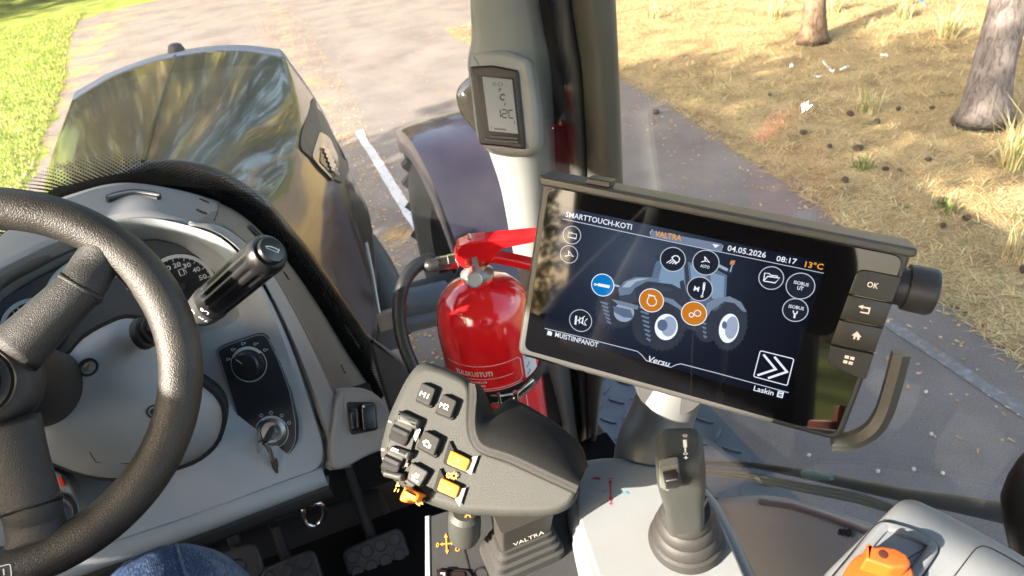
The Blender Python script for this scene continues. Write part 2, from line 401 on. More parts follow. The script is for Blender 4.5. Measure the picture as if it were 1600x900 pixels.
for i in range(12000):                                  # needles and leaf scraps strewn over the asphalt
    t = rn()
    if t < .4: y = 3+21*rn(); x = edge_x(ROAD_L[:7], min(y, 22.4))-.1+1.5*rn()**2
    elif t < .72: y = 3.3+15*rn(); x = 1.1+(rn()-.5)*.9*(1 if y > 7.8 else .8)-.25
    elif t < .80: y = -1+9*rn(); x = edge_x(ROAD_R[::-1][1:8], y)+.05-.9*rn()**2.2
    else: y = 6+18*rn(); x = -2.5+7*rn()
    sp.append((x, y, .006, .012+.035*rn()**2, 6.28*rn(), 1.45+.1*rn(), random.choices((0, 1, 2), (4, 4, 2))[0], .05))
blades('leaf_litter', sp, [leafm('pale_leaf', (.6, .42, .2)), leafm('orange_leaf', (.5, .27, .1)), H_brown], .014)

# ---- tall straw tufts standing in the verge
def tuft_mesh(seed, h, n, green):
    r = random.Random(seed); o = blades('straw_tuft', [((r.random()-.5)*.14, (r.random()-.5)*.14, 0, h*(.5+.6*r.random()), 6.28*r.random(), .1+.75*r.random()**1.4, (1 if r.random() < green else 0), .5*r.random()) for _ in range(n)], [H_straw, H_green], .008, kind=None)
    return o
TUFTS = [((1578, 262), .75, 90, .30, 'tall straw tuft with green shoots just below the grey leaning pine trunk'),
         ((1590, 405), .45, 50, .15, 'pale straw tuft at the right edge halfway down, below the tall tuft'),
         ((1355, 175), .34, 60, .45, 'thin green and straw tuft left of the grey leaning pine in the shaded verge'),
         ((1345, 262), .22, 45, .75, 'low green tuft among the cones in the shaded verge'),
         ((1475, 330), .2, 35, .8, 'small green tuft nearest the screen corner in the shaded verge'),
         ((1300, 20), .5, 90, .15, 'sunlit straw tuft right of the brown pine trunk'),
         ((1210, 30), .45, 80, .2, 'sunlit straw tuft left of the brown pine trunk'),
         ((1480, 60), .6, 100, .25, 'sunlit arching straw tuft left of the grey leaning pine trunk'),
         ((1020, 30), .4, 70, .3, 'sunlit straw tuft nearest the cab pillar at the top of the verge'),
         ((1410, 30), .5, 80, .25, 'sunlit straw tuft under the blue scrap')]
for i, (p, h, n, g, lab) in enumerate(TUFTS):
    o = tuft_mesh(i, h*.8, n, g); o.location = P(*p, z=.004); props(o, lab, 'grass tuft', 'straw tufts in the verge')

# ---- pine cones, paper scraps, pebbles
cb = B()
lathe(cb, (0, 0, .03), (1, .2, .1), [(.004, -.045), (.02, -.035), (.03, -.015), (.032, .005), (.024, .028), (.012, .042), (.003, .048)], 9)
for v in cb.verts: v.co += v.co.normalized()*.006*mnoise.noise(v.co*90)
co = obj('pine_cone', cb, mat('cone_brown', (.05, .03, .018), .8, var=.4, vs=60), loc=(0, 0, 0), smooth=False)
CONES = [(1203, 150, 'by the shade edge left of the paper scraps'), (1328, 181, 'in shade, second from the left of the row under the thin tuft'), (1403, 173, 'largest of the pair left of the grey pine foot'), (1456, 171, 'just left of the grey pine foot'), (1370, 194, 'lowest of the row under the thin tuft'), (1255, 210, 'under the leftmost scraps in the shade'), (1296, 231, 'midway between the red reflection and the right edge'), (1340, 236, 'above the low green tuft'), (1320, 285, 'below the row, nearest the top edge of the screen'), (1383, 267, 'left of a close pair right of the low green tuft'), (1405, 268, 'right of a close pair right of the low green tuft'), (1472, 318, 'large and dark beside the small green tuft'), (1510, 345, 'right of the small green tuft'), (1473, 355, 'under the small green tuft'), (1025, 178, 'on the asphalt edge beside the cab pillar'), (1598, 425, 'at the right edge of the photo'), (1450, 252, 'left of the tall straw tuft')]
for i, (x, y, l) in enumerate(CONES):
    c = co if i == 0 else co.copy()
    if i: COL.objects.link(c)
    c.location = P(x, y, z=.005); c.rotation_euler = (0, 0, i*1.7); s = .5+.45*((i*37) % 10)/10; c.scale = (s, s, s)
    props(c, 'dark pine cone '+l, 'pine cone', 'pine cones lying in the verge')
def scrap(p, sx, sy, m, lab, seed, tilt=.3):
    sx *= .62; sy *= .62
    r = random.Random(seed); bm = B(); n = 5
    vs = [[bm.verts.new((sx*(i/(n-1)-.5)*(.8+.4*r.random()), sy*(j/(n-1)-.5)*(.8+.4*r.random()), .03+.03*r.random())) for j in range(n)] for i in range(n)]
    for i in range(n-1):
        for j in range(n-1): bm.faces.new((vs[i][j], vs[i+1][j], vs[i+1][j+1], vs[i][j+1]))
    o = obj('paper_scrap', bm, m, loc=(0, 0, 0), smooth=False, label=lab, cat='litter', group='scraps of litter in the verge'); o.location = P(*p, z=.02); o.rotation_euler = (tilt, .2, seed); solid(o, .002)
MP = mat('white_paper', (.62, .62, .61), .7); MT = mat('pale_teal_paper', (.62, .74, .72), .6); MBL = mat('blue_wrapper', (.1, .42, .72), .4)
scrap((1286, 106), .12, .16, MP, 'largest white paper scrap, upright below the brown pine', 1, .8)
scrap((1276, 126), .13, .1, MT, 'pale teal scrap, lowest of the litter', 2)
scrap((1322, 112), .16, .07, MP, 'long white paper scrap, right of the largest scrap', 3)
scrap((1238, 107), .13, .06, MP, 'flat white paper scrap, leftmost of the litter', 4)
scrap((1299, 115), .08, .06, MP, 'tiny white paper scrap between the two bigger ones', 5)
scrap((1378, 92), .12, .07, MP, 'dull white paper scrap, farthest right near the shade edge', 6)
scrap((1436, 7), .22, .22, MBL, 'blue crumpled wrapper at the top of the verge', 7, .9)
pb = B(); bmesh.ops.create_icosphere(pb, subdivisions=1, radius=.010)
po = obj('pebble', pb, mat('pale_stone', (.62, .6, .56), .8), loc=(0, 0, 0), smooth=False)
for i, (x, y, l) in enumerate([(1447, 612, 'right of the black handle of the screen'), (1428, 733, 'left one of two above the black bar'), (1473, 739, 'right one of two above the black bar'), (1455, 678, 'in the middle of the dark asphalt'), (1264, 711, 'under the lower edge of the screen'), (1372, 736, 'above the armrest pod tip')]):
    c = po if i == 0 else po.copy()
    if i: COL.objects.link(c)
    c.location = P(x, y, z=.012); props(c, 'small pale pebble '+l, 'pebble', 'pebbles on the shaded asphalt')

# ---- pines
def bark_mat(name, a, b_, c):
    m, t, b, N, L = nodes(name); b.inputs['Roughness'].default_value = .95; b.inputs['Specular IOR Level'].default_value = .15; tc = N('ShaderNodeTexCoord'); mp = N('ShaderNodeMapping'); mp.inputs['Scale'].default_value = (1, 1, .22)
    L(tc.outputs['Object'], mp.inputs[0])
    n = N('ShaderNodeTexNoise'); n.inputs['Scale'].default_value = 34; n.inputs['Detail'].default_value = 8; n.inputs['Distortion'].default_value = 1.2; n.inputs['Roughness'].default_value = .65; L(mp.outputs[0], n.inputs['Vector'])
    n2 = N('ShaderNodeTexNoise'); n2.inputs['Scale'].default_value = 7; n2.inputs['Detail'].default_value = 9; L(tc.outputs['Object'], n2.inputs['Vector'])
    r = N('ShaderNodeValToRGB'); e = r.color_ramp.elements; e[0].color = (*a, 1); e[0].position = .34; e[1].color = (*b_, 1); e[1].position = .66; L(n2.outputs[0], r.inputs[0])
    s = N('ShaderNodeMapRange'); s.inputs[1].default_value = .38; s.inputs[2].default_value = .52; L(n.outputs[0], s.inputs[0])
    mx = N('ShaderNodeMix'); mx.data_type = 'RGBA'; L(s.outputs[0], mx.inputs[0]); mx.inputs[6].default_value = (*c, 1); L(r.outputs[0], mx.inputs[7]); L(mx.outputs[2], b.inputs['Base Color'])
    bp = N('ShaderNodeBump'); bp.inputs['Strength'].default_value = .9; bp.inputs['Distance'].default_value = .02; L(n.outputs[0], bp.inputs['Height']); L(bp.outputs[0], b.inputs['Normal']); return m
BK_grey = bark_mat('grey_bark', (.15, .125, .115), (.25, .215, .20), (.085, .068, .06)); BK_brown = bark_mat('brown_bark', (.15, .095, .06), (.28, .20, .13), (.07, .045, .032))
F_pine = [leafm('pine_needles_dark', (.035, .06, .022)), leafm('pine_needles', (.06, .10, .03)), leafm('pine_needles_light', (.11, .15, .045))]
def trunk_bm(r0, h, lean, seed):
    bm = B(); rr = random.Random(seed); path = []; rad = []
    n = 16
    for i in range(n+1):
        t = i/n; z = h*t**1.6; path.append(V((lean[0]*z+.12*t*math.sin(4*t+seed), lean[1]*z+.1*t*math.cos(3*t+seed), z-.05))); rad.append(r0*(1-.86*t)*(1+.6*math.exp(-z/.13)))
    tube(bm, path, rad, 18)
    for v in bm.verts:
        d = mnoise.noise(V((v.co.x*5, v.co.y*5, v.co.z*1.6)))+.4*mnoise.noise(v.co*14); c = path[min(range(n+1), key=lambda i: abs(path[i].z-v.co.z))]
        q = V((v.co.x-c.x, v.co.y-c.y, 0)); v.co += q*.13*d
    limbs = []
    for k in range(26):
        t = .52+.46*k/26; z = h*t; i = min(range(n+1), key=lambda i: abs(path[i].z-z)); a = k*2.4+rr.random(); L = h*.2*(1.15-t)*(1.2+.8*rr.random())+.25
        o = path[i]; e = o+V((math.cos(a)*L, math.sin(a)*L, L*(.25-.3*rr.random()))); m = (o+e)/2+V((0, 0, L*.12)); limbs.append((o, m, e))
        tube(bm, [o, m, e], [r0*.2*(1.1-t), r0*.13*(1.1-t), .008], 6)
    return bm, limbs
def crown_bm(limbs, seed, leaf=.2, per=16):
    bm = B(); r = random.Random(seed)
    for o, m, e in limbs:
        for k in range(5):
            t = .35+.65*k/4; c = o.lerp(e, t)+V((r.gauss(0, .2), r.gauss(0, .2), r.gauss(.05, .15))); mi = r.choice((0, 0, 1, 1, 2)); R0 = .34+.2*r.random()
            for j in range(per):
                d = V((r.gauss(0, 1), r.gauss(0, 1), r.gauss(0, .7))).normalized(); b = c+d*R0*r.random()**.5; s = d.orthogonal()*leaf*.3*(.5+r.random()); q = b+d*leaf*(.6+.8*r.random())+V((0, 0, .04))
                f = bm.faces.new([bm.verts.new(p) for p in (b-s, b+s*.6, q+s*.5, q-s*.2)]); f.material_index = mi
    return bm
def tree(name, loc, r0, h, lean, bark, seed, label, group=None, c='pine tree'):
    t = thing(name, label, c, loc, group); L = V(loc)
    bm, limbs = trunk_bm(r0, h, lean, seed); bmesh.ops.transform(bm, matrix=Matrix.Translation(L), verts=bm.verts)
    obj('trunk', bm, bark, t, smooth='all'); cbm = crown_bm(limbs, seed); bmesh.ops.transform(cbm, matrix=Matrix.Translation(L), verts=cbm.verts)
    obj('crown', cbm, F_pine, t, smooth=False); return t
def tree_copy(t, loc, label, group, sc, rz):
    c = t.copy(); COL.objects.link(c); c.location = loc; c.scale = (sc,)*3; c.rotation_euler = (0, 0, rz); props(c, label, None, group)
    for ch in t.children:
        k = ch.copy(); COL.objects.link(k); k.parent = c
    return c
t1 = tree('pine_tree', P(1270, 66, z=0), .145, 13, (-.01, .06), BK_brown, 3, 'sunlit brown pine trunk rising out of straw, the farther of the two')
t2 = tree('pine_tree', P(1536, 192, z=0), .17, 15, (.10, .08), BK_grey, 5, 'thick grey pine trunk leaning at the right, the nearer of the two')
def leafy(name, loc, h, seed, label, group, mats):
    t = thing(name, label, 'tree', loc, group); L = V(loc); bm = B(); r = random.Random(seed); limbs = []
    path = [V((.15*math.sin(i*.9+seed), .15*math.cos(i*.7), h*i/10-.05)) for i in range(11)]; tube(bm, path, [.16*(1-.9*i/10)+.008 for i in range(11)], 10)
    for k in range(46):
        t_ = .10+.88*k/46; z = h*t_; a = k*2.4+r.random(); Ln = h*.23*(1.15-t_)*(.8+.5*r.random())+.3; o = path[int(t_*10)].lerp(path[min(10, int(t_*10)+1)], t_*10 % 1); e = o+V((math.cos(a)*Ln, math.sin(a)*Ln, Ln*(.35-.2*r.random())))
        limbs.append((o, (o+e)/2+V((0, 0, Ln*.08)), e)); tube(bm, list(limbs[-1]), [.04*(1.1-t_), .025*(1.1-t_), .006], 5)
    bmesh.ops.transform(bm, matrix=Matrix.Translation(L), verts=bm.verts); obj('trunk', bm, BK_grey, t, smooth='all')
    cb_ = crown_bm(limbs, seed, .34, 13); bmesh.ops.transform(cb_, matrix=Matrix.Translation(L), verts=cb_.verts); obj('crown', cb_, mats, t, smooth=False); return t
F_leaf = [leafm('spring_leaf', (.15, .15, .04)), leafm('spring_leaf_light', (.26, .24, .08)), leafm('bud_brown', (.24, .17, .09))]
F_spr = [leafm('spruce_dark', (.03, .055, .02)), leafm('spruce_mid', (.05, .085, .03)), leafm('spruce_light', (.09, .12, .04))]
l1_ = leafy('leafy_tree', (-3, 27.5, 0), 11, 2, 'light green spring tree at the far end of the parking place', 'leafy trees at the end of the parking place', F_leaf)
l2_ = leafy('spruce_tree', (6, 31, 0), 14, 9, 'dark spruce at the far end of the parking place', 'spruces at the end of the parking place', F_spr)
k = 0
for (x, y, s) in [(10.5, 9.5, 1.1), (12.5, 3.5, 1.1), (9.5, 15.5, 1.3), (15, 11, 1.3), (13, 19.5, 1.3), (18, 15, 1.5), (16.5, 5, 1.4), (9.5, 29.5, 1.5)]:
    k += 1; tree_copy((t1, t2)[k % 2], (x, y, 0), 'pine tree farther off in the wood right of the parking place', 'pines round the parking place', s, k*1.3)
for (x, y, s) in [(-8, 29, 1.1), (-13, 27, 1), (1.5, 29, 1.15), (-18, 31, 1.2), (11, 27.5, 1.1), (-5.5, 34, 1.5), (4, 38, 1.6), (-24, 30, 1.2), (15, 30, 1.3)]:
    k += 1; tree_copy(l1_, (x, y, 0), 'light green spring tree at the far end of the parking place', 'leafy trees at the end of the parking place', s, k*1.3)
for (x, y, s) in [(-1, 33, 1.2), (-11, 34, 1.2), (10, 34, 1.3), (-16, 38, 1.4), (-6, 41, 1.6), (18, 24, 1.2), (20, 19, 1.2), (21, 9, 1.2)]:
    k += 1; tree_copy(l2_, (x, y, 0), 'dark spruce at the far end of the parking place', 'spruces at the end of the parking place', s, k*1.3)
for (x, y, s) in [(-38, -34, 1), (-30, -42, .9), (-46, -30, 1.1), (-24, -48, 1), (-52, -22, 1.1), (-41, -40, 1.2), (-33, -36, .8), (-60, -12, 1)]:
    k += 1; tree_copy((l2_, l1_)[k % 2], (x, y, 0), 'tree across the field behind the tractor', 'trees across the field', s, k*1.3)
for (x, y, h, l) in [(-9, .9, 8.2, 'young spruce left of the tractor, nearest its cab'), (-9, 3.7, 6.8, 'young spruce left of the tractor, farthest ahead'), (-8.4, 2.3, 7.4, 'young spruce left of the tractor, between two others')]:
    c_ = tree_copy(l2_, (x, y, 0), l, 'young spruces left of the tractor', h/14, x+y); c_.scale = (h/14*1.25, h/14*1.25, h/14)

# ================================================================== TRACTOR BODY
T = thing('tractor', 'dark glossy tractor seen from its own cab, bonnet ahead and cab pillar at right', 'tractor', (0, 1.2, 0))
M_hood = mat('bonnet_paint', (.036, .025, .014), .34, .5, coat=1, spec=.5, var=.15, vs=3)
M_hood.node_tree.nodes['Principled BSDF'].inputs['Coat Roughness'].default_value = .07
M_blk = mat('black_rubber', (.012, .012, .012), .6, grain=.3)
M_blkg = mat('black_gloss', (.008, .008, .009), .12, spec=.6)
M_dgrey = mat('dark_grey_plastic', (.045, .045, .046), .5, grain=.5, gs=1400, var=.1)
M_steel = mat('grey_painted_steel', (.10, .105, .115), .45, var=.2, vs=9)
M_chrome = mat('chrome', (.75, .75, .76), .14, 1, var=.05)
M_tyre = mat('tyre_rubber', (.022, .021, .021), .75, var=.3, vs=14)
M_trim = mat('pillar_trim_plastic', (.25, .265, .25), .5, grain=.5, gs=1200, var=.06, vs=6)
M_out = mat('dark_pillar_plastic', (.06, .062, .052), .55, grain=.4, var=.12, vs=5)
M_wind = glass_mat('window_glass', dust=.008)
M_front = glass_mat('windscreen_glass', dust=.018)

# bonnet: cross sections along y; the top narrows towards the windscreen, the flanks flare below it
def lin(x, xs, ys):
    if x <= xs[0]: return ys[0]
    for a, b, c, d in zip(xs, xs[1:], ys, ys[1:]):
        if x <= b: return c+(d-c)*(x-a)/(b-a)
    return ys[-1]
XC = .08
def yg(x, z): return 1.475-.50*x*x-.06*(z-2)
def hood_z(y): return 2.052-(y-1.49)*.0245
def hood_row(y, drop=0, wf=1.0, low=0):
    def prof(y):
        s = lin(y, [1.35, 1.5, 1.8, 2.2, 2.8, 3.1], [.17, .205, .295, .33, .34, .34])*wf; f = lin(y, [1.38, 1.55, 1.8, 2.1, 2.4], [.28, .335, .39, .43, .45])*wf; d = lin(y, [1.4, 1.8, 2.3, 2.85], [.145, .13, .095, .05])
        return [(0, 0), (s*.3, -d*.06), (s*.6, -d*.28), (s*.85, -d*.66), (s*.96, -d*.88), (s, -d), (s+(f-s)*.14, -d-.04), (s+(f-s)*.45, -d-.13), (s+(f-s)*.75, -d-.25), (f, -.50), (f+.004, -.54), (f-.03, -.66), (f-.1, -.8-low)]
    r = []; n = len(prof(y))
    for sd, ks in ((-1, range(n-1, 0, -1)), (1, range(n))):
        for k in ks:
            yy = y
            for _ in range(6):                       # the rear end follows the curve of the windscreen
                x, z = prof(yy)[k]; q = V((XC+sd*x, yy, hood_z(yy)-drop+z)); yy = max(y, yg(q.x, q.z)+.022)
            q.y = yy-.75*(q.x-XC)**2*max(0, min(1, (yy-2.1)/.7)); r.append(q)
    return r
NH = 11
HY = [1.32, 1.42, 1.54, 1.7, 1.9, 2.15, 2.4, 2.6, 2.73]
bm = B(); loft(bm, [hood_row(y) for y in HY], 3, 4); hood = obj('hood', bm, M_hood, T, smooth='all'); solid(hood, .012, 1)
bm = B(); loft(bm, [hood_row(2.73+dy, d, w_) for dy, d, w_ in [(.002, -.001, 1.004), (.06, -.003, 1.004), (.125, .001, 1), (.18, .02, .985), (.25, .10, .95), (.28, .4, .9), (.26, .8, .88)]], 3, 3)
solid(obj('nose_panel', bm, mat('nose_grey', (.20, .21, .245), .45, var=.1), T, smooth='all'), .01, 1)
bm = B(); tube(bm, [(XC, y, hood_z(y)+.0125) for y in [1.5, 1.7, 1.9, 2.15, 2.4, 2.6, 2.73]], .0045, 8); obj('crease_strip', bm, M_blkg, hood)
bm = B(); lathe(bm, (XC, 2.83, hood_z(2.83)+.004), (0, .2, 1), [(.03, -.02), (.03, .012), (.022, .03), (.01, .036)], 14); obj('washer_nozzle', bm, M_blk, hood)
# side vent, flush in the right flank
def hood_hit(px, py):
    dn = ray(px, py).normalized(); bpy.context.view_layer.update(); M = hood.matrix_world.inverted(); ok, l, n, i = hood.ray_cast(M @ (CAM+dn*.9), M.to_3x3() @ dn); return hood.matrix_world @ l, n.normalized()
def decal(name, px, off, m, parent, r=.0, thick=.004):
    """a thin plate laid on the bonnet flank: outline pixels traced on the bonnet surface"""
    if r: px = rnd(px, r, 4)
    c = (sum(q[0] for q in px)/len(px), sum(q[1] for q in px)/len(px)); L = []
    for s in (1, .75, .5, .25, .03):
        row = []
        for q in px:
            l, n = hood_hit(c[0]+(q[0]-c[0])*s, c[1]+(q[1]-c[1])*s); n = n if n.dot(CAM-l) > 0 else -n; row.append(l+n*off)
        L.append(row)
    n0 = (CAM-L[-1][0]).normalized(); bm = B(); rings(bm, [[q-n0*thick for q in L[0]]]+L, False, True); bmesh.ops.recalc_face_normals(bm, faces=bm.faces)
    return obj(name, bm, m, parent)
vent = decal('side_vent', [(489, 150), (500, 158), (522, 200), (545, 262), (536, 287), (526, 284), (500, 262), (467, 232), (470, 205)], .004, M_dgrey, hood, 8)
decal('vent_frame', [(497, 207), (512, 216), (524, 243), (527, 262), (519, 285), (496, 262), (484, 246)], .007, mat('vent_panel_gloss', (.16, .12, .06), .2, coat=1), hood, 6)
decal('vent_recess', [(505, 229), (521, 252), (519, 280), (496, 255), (497, 240)], .009, M_blkg, hood, 3)
for k in range(6):
    x = 502+k*2.6; y0 = 230+k*7
    decal('vent_slat', [(x-3, y0), (x+9, y0+9), (x+8, y0+13), (x-4, y0+4)], .013, M_chrome, hood, 0, .006)
# lower flank skirt and brace
bm = B(); tube(bm, [P(572, 380, y=1.62), P(582, 430, y=1.55), P(592, 490, y=1.48)], .005, 10); obj('hood_edge_trim', bm, mat('edge_metal', (.35, .34, .32), .35, .6), hood)
bm = B(); tube(bm, [P(565, 380, y=2.05), P(585, 420, y=1.95), P(605, 462, y=1.85), P(615, 490, y=1.8)], [.05, .06, .06, .05], 12); obj('air_duct', bm, M_dgrey, T)
bm = B(); tube(bm, [P(572, 492, y=1.9), P(700, 462, y=1.9)], .052, 14); tube(bm, [P(572, 520, y=1.86), P(720, 486, y=1.86)], .03, 12)
box(bm, P(605, 508, y=1.8), .09, .1, .13, bev=.01); obj('cross_beam', bm, M_steel, T)
bm = B(); box(bm, P(605, 500, y=1.74), .06, .02, .06, bev=.004); obj('beam_plate', bm, mat('rust_plate', (.32, .24, .2), .6, var=.3), T)
bm = B(); box(bm, (0, .9, 1.0), .66, 5.0, .62, bev=.04); obj('chassis', bm, M_dgrey, T)

# front wheels and fenders
def wheel(yc, zc, x0, x1, r, name='front_wheel'):
    o = B(); s = 1 if x1 > 0 else -1; xm = (x0+x1)/2; wd = abs(x1-x0)/2
    prof = [(r*.58, -wd*.8), (r*.72, -wd), (r*.88, -wd), (r*.955, -wd*.86), (r*.965, 0), (r*.955, wd*.86), (r*.88, wd), (r*.72, wd), (r*.58, wd*.8)]
    lathe(o, (xm, yc, zc), (1, 0, 0), prof, 48); ty = obj(name, o, M_tyre, T)
    lb = B()
    for k in range(22):
        for sd in (-1, 1):
            a = 2*math.pi*(k+(.5 if sd > 0 else 0))/22; L = []
            for t in (0, .35, .7, 1.0):
                aa = a+.26*(1-t); rr = r*(1.0 if t < .9 else .955); L.append(V((xm+sd*wd*(.04+.98*t), yc+rr*math.cos(aa), zc+rr*math.sin(aa))))
            tube(lb, L, [(.032, .026)]*4, 4, up=(L[1]-V((L[1].x, yc, zc))))
    o2 = obj('tread_lug', lb, M_tyre, ty, kind='stuff', smooth=False)
    rb = B(); lathe(rb, (xm, yc, zc), (s, 0, 0), [(r*.6, -wd*.8), (r*.6, wd*.8), (r*.55, wd*.78), (r*.5, wd*.2), (r*.2, wd*.1), (r*.18, wd*.4), (.01, wd*.45)], 40); obj('rim', rb, mat('rim_grey', (.3, .3, .31), .4), ty)
wheel(2.9, .70, .86, 1.36, .70); wheel(2.9, .70, -.86, -1.36, .70)
def fender(s):
    rows = []
    for k in range(13):
        a = R(72+k*10.5); rr = .80+.03*math.sin(k/12*math.pi)
        prof = [(.83, -.10), (.835, -.02), (.865, 0), (1.08, .012), (1.34, 0), (1.38, -.02), (1.385, -.09)]
        rows.append([V((s*x, 2.9+(rr+d)*math.cos(a), .70+(rr+d)*math.sin(a))) for x, d in prof])
    bm = B(); loft(bm, rows, 2, 2); o = obj('front_fender', bm, mat('fender_plastic', (.10, .045, .060), .16, coat=.6, var=.15, vs=6), T); solid(o, .012); return o
f = fender(1); fender(-1)
bm = B(); tube(bm, [V((-1.0, 2.9, .7)), V((1.0, 2.9, .7))], .1, 14); obj('front_axle', bm, M_dgrey, T)
bm = B(); tube(bm, [V((.55, 2.25, 1.0)), V((.78, 2.2, 1.15)), V((.9, 2.15, 1.33))], .03, 10); obj('fender_bracket', bm, M_dgrey, T)
# rear wheels' fenders and rear body so that the tractor is whole from the side
for s in (-1, 1):
    rows = [[V((s*x, -.55+(1.02)*math.cos(R(a)), .95+1.02*math.sin(R(a)))) for x in (.98, 1.2, 1.5)] for a in range(20, 181, 16)]
    bm = B(); loft(bm, rows); solid(obj('rear_fender', bm, M_hood, T), .02)
wheel(-.55, .93, 1.0, 1.55, .93, 'rear_wheel'); wheel(-.55, .93, -1.0, -1.55, .93, 'rear_wheel')

# step box with tread plate
bm = B(); box(bm, (1.1425, 1.42, .72), .325, .94, .559, bev=.012); tank = obj('step_box', bm, M_dgrey, T)
bm = B(); box(bm, (1.1425, 1.42, 1.0), .33, .95, .006, bev=.002); tp = obj('tread_plate', bm, mat('tread_plate_grey', (.10, .112, .125), .42, .3, var=.15, vs=12), tank)
lug = B(); f0 = Fr((0, 0, 0), (0, 0, 1), up=(0, 1, 0)); prism(lug, f0, [(-.027, 0), (-.016, -.005), (.016, -.005), (.027, 0), (.016, .005), (-.016, .005)], 0, .006, .0015)
n = 0; lme = None
for i in range(7):
    for j in range(18):
        x = 1.01+.062*i; y = .98+.066*j
        if x > 1.295 or y > 1.87: continue
        if lme is None:
            o = obj('tread_bar', lug, M_steel, tp); lme = o.data; bmv = 0
        else:
            o = bpy.data.objects.new('tread_bar', lme); COL.objects.link(o); o.parent = tp
        o.location = V((x, y, 1.003))-base(tp)+base(tp)*0; o.rotation_euler = (0, 0, R(-52) if (i+j) % 2 else R(38))
for o in [q for q in bpy.data.objects if q.name.startswith('tread_bar')]: o.location = o.location
for v in lme.vertices: v.co += base(tp)            # the bar mesh keeps its own middle as origin

# ---- cab: floor, roof, pillars, glass
bm = B(); box(bm, (0, .1, 1.315), 1.7, 2.0, .03, bev=.004); obj('cab_floor', bm, mat('floor_mat', (.012, .012, .012), 1, grain=1, gs=500, spec=0), T)
bm = B(); box(bm, (0, .15, 3.06), 1.86, 2.5, .14, bev=.04); obj('cab_roof', bm, mat('roof_grey', (.25, .25, .25), .5), T)
bm = B(); box(bm, (0, -.93, 1.52), 1.6, .05, .40, bev=.02); obj('rear_wall', bm, M_dgrey, T)
bm = B(); box(bm, (-.66, -.95, 2.35), .38, .04, 1.28, bev=.01); obj('rear_reflection_block', bm, M_out, T)  # unseen panel, added to cut the left-hand reflection in the terminal glass
for x, y in ((-.8, 1.12), (-.86, -.9), (.86, -.9)):
    bm = B(); tube(bm, [V((x*1.03, y, 1.3)), V((x, y, 2.2)), V((x*.97, y-.04, 3.0))], .045, 12); obj('cab_pillar', bm, M_out, T)
PY = [-420, -200, -80, 0, 60, 105, 180, 240, 300, 400, 500, 600, 690]
PA = [738, 737, 737, 735, 737, 731, 746, 765, 784, 803, 831, 863, 884]
PB = [815, 824, 834, 841, 851, 859, 864, 866, 868, 871, 880, 893, 903]
PC = [850, 858, 870, 879, 889, 897, 903, 906, 906, 905, 905, 911, 917]
PD = [935, 945, 954, 960, 963, 965, 968, 970, 972, 975, 960, 940, 930]
def strip(cols, nu=3, nv=3):
    rows = []
    for i, y in enumerate(PY):
        r = []
        for col, yy, sh in cols: r.append(P(col[i]+sh, y, y=yy))
        rows.append(r)
    bm = B(); loft(bm, rows, nu, nv); bmesh.ops.recalc_face_normals(bm, faces=bm.faces); return bm
def mid(a, b_, t): return [x+(y-x)*t for x, y in zip(a, b_)]
bm = strip([(PA, 1.24, 0), (PA, 1.175, 1), (mid(PA, PB, .12), 1.155, 0), (mid(PA, PB, .5), 1.14, 0), (mid(PA, PB, .85), 1.15, 0), (PB, 1.165, 0), (PB, 1.22, 1)])
pil = obj('front_pillar', bm, M_trim, T); solid(pil, .006)
bm = strip([(mid(PA, PB, .8), 1.24, 0), (PB, 1.205, 2), (mid(PB, PC, .5), 1.20, 0), (PC, 1.20, 0)]); solid(obj('window_seal', bm, mat('black_seal', (.006, .006, .006), .8), pil), .004)
bm = strip([(mid(PB, PC, .6), 1.20, 0), (mid(PB, PC, .75), 1.14, 0), (PC, 1.125, 0), (mid(PC, PD, .12), 1.13, 0)]); solid(obj('door_gasket', bm, mat('gasket_grey', (.05, .05, .048), .35), pil), .004)
bm = strip([(mid(PC, PD, .06), 1.16, 0), (mid(PC, PD, .2), 1.12, 0), (mid(PC, PD, .5), 1.08, 0), (mid(PC, PD, .8), 1.07, 0), (PD, 1.075, 0), (PD, 1.13, 2)]); solid(obj('outer_pillar', bm, M_out, pil), .006)
bm = B(); box(bm, (-.835, .70, 2.32), .012, .84, .42, bev=.004); box(bm, (-.835, 1.10, 2.66), .013, .02, .30, bev=.003); obj('dash_sun_block', bm, mat('sun_block_grey', (.12, .12, .12), .8), T)  # unseen board added at the left door to keep sun off the dash
bm = B(); box(bm, (-.86, -.74, 2.3), .05, .40, 1.38, bev=.01); obj('side_reflection_block', bm, M_out, T)  # unseen post put in to block a bright reflection on the terminal
bm = B(); box(bm, (-.86, .69, 1.7), .05, .84, .82, bev=.01); obj('footwell_sun_block', bm, M_dgrey, T)  # unseen opaque sheet, added to keep the footwell dark
bm = B(); box(bm, (0, 1.235, 1.33), 1.72, .05, .26, bev=.008); obj('sun_leak_block', bm, M_dgrey, T)  # unseen low wall, put in to stop sun leaking out under the windscreen
bm = B(); box(bm, (-.86, .05, 2.89), .06, 2.1, .2, bev=.01); obj('shade_header', bm, M_out, T)  # unseen rail over the left door, added low to shade the terminal
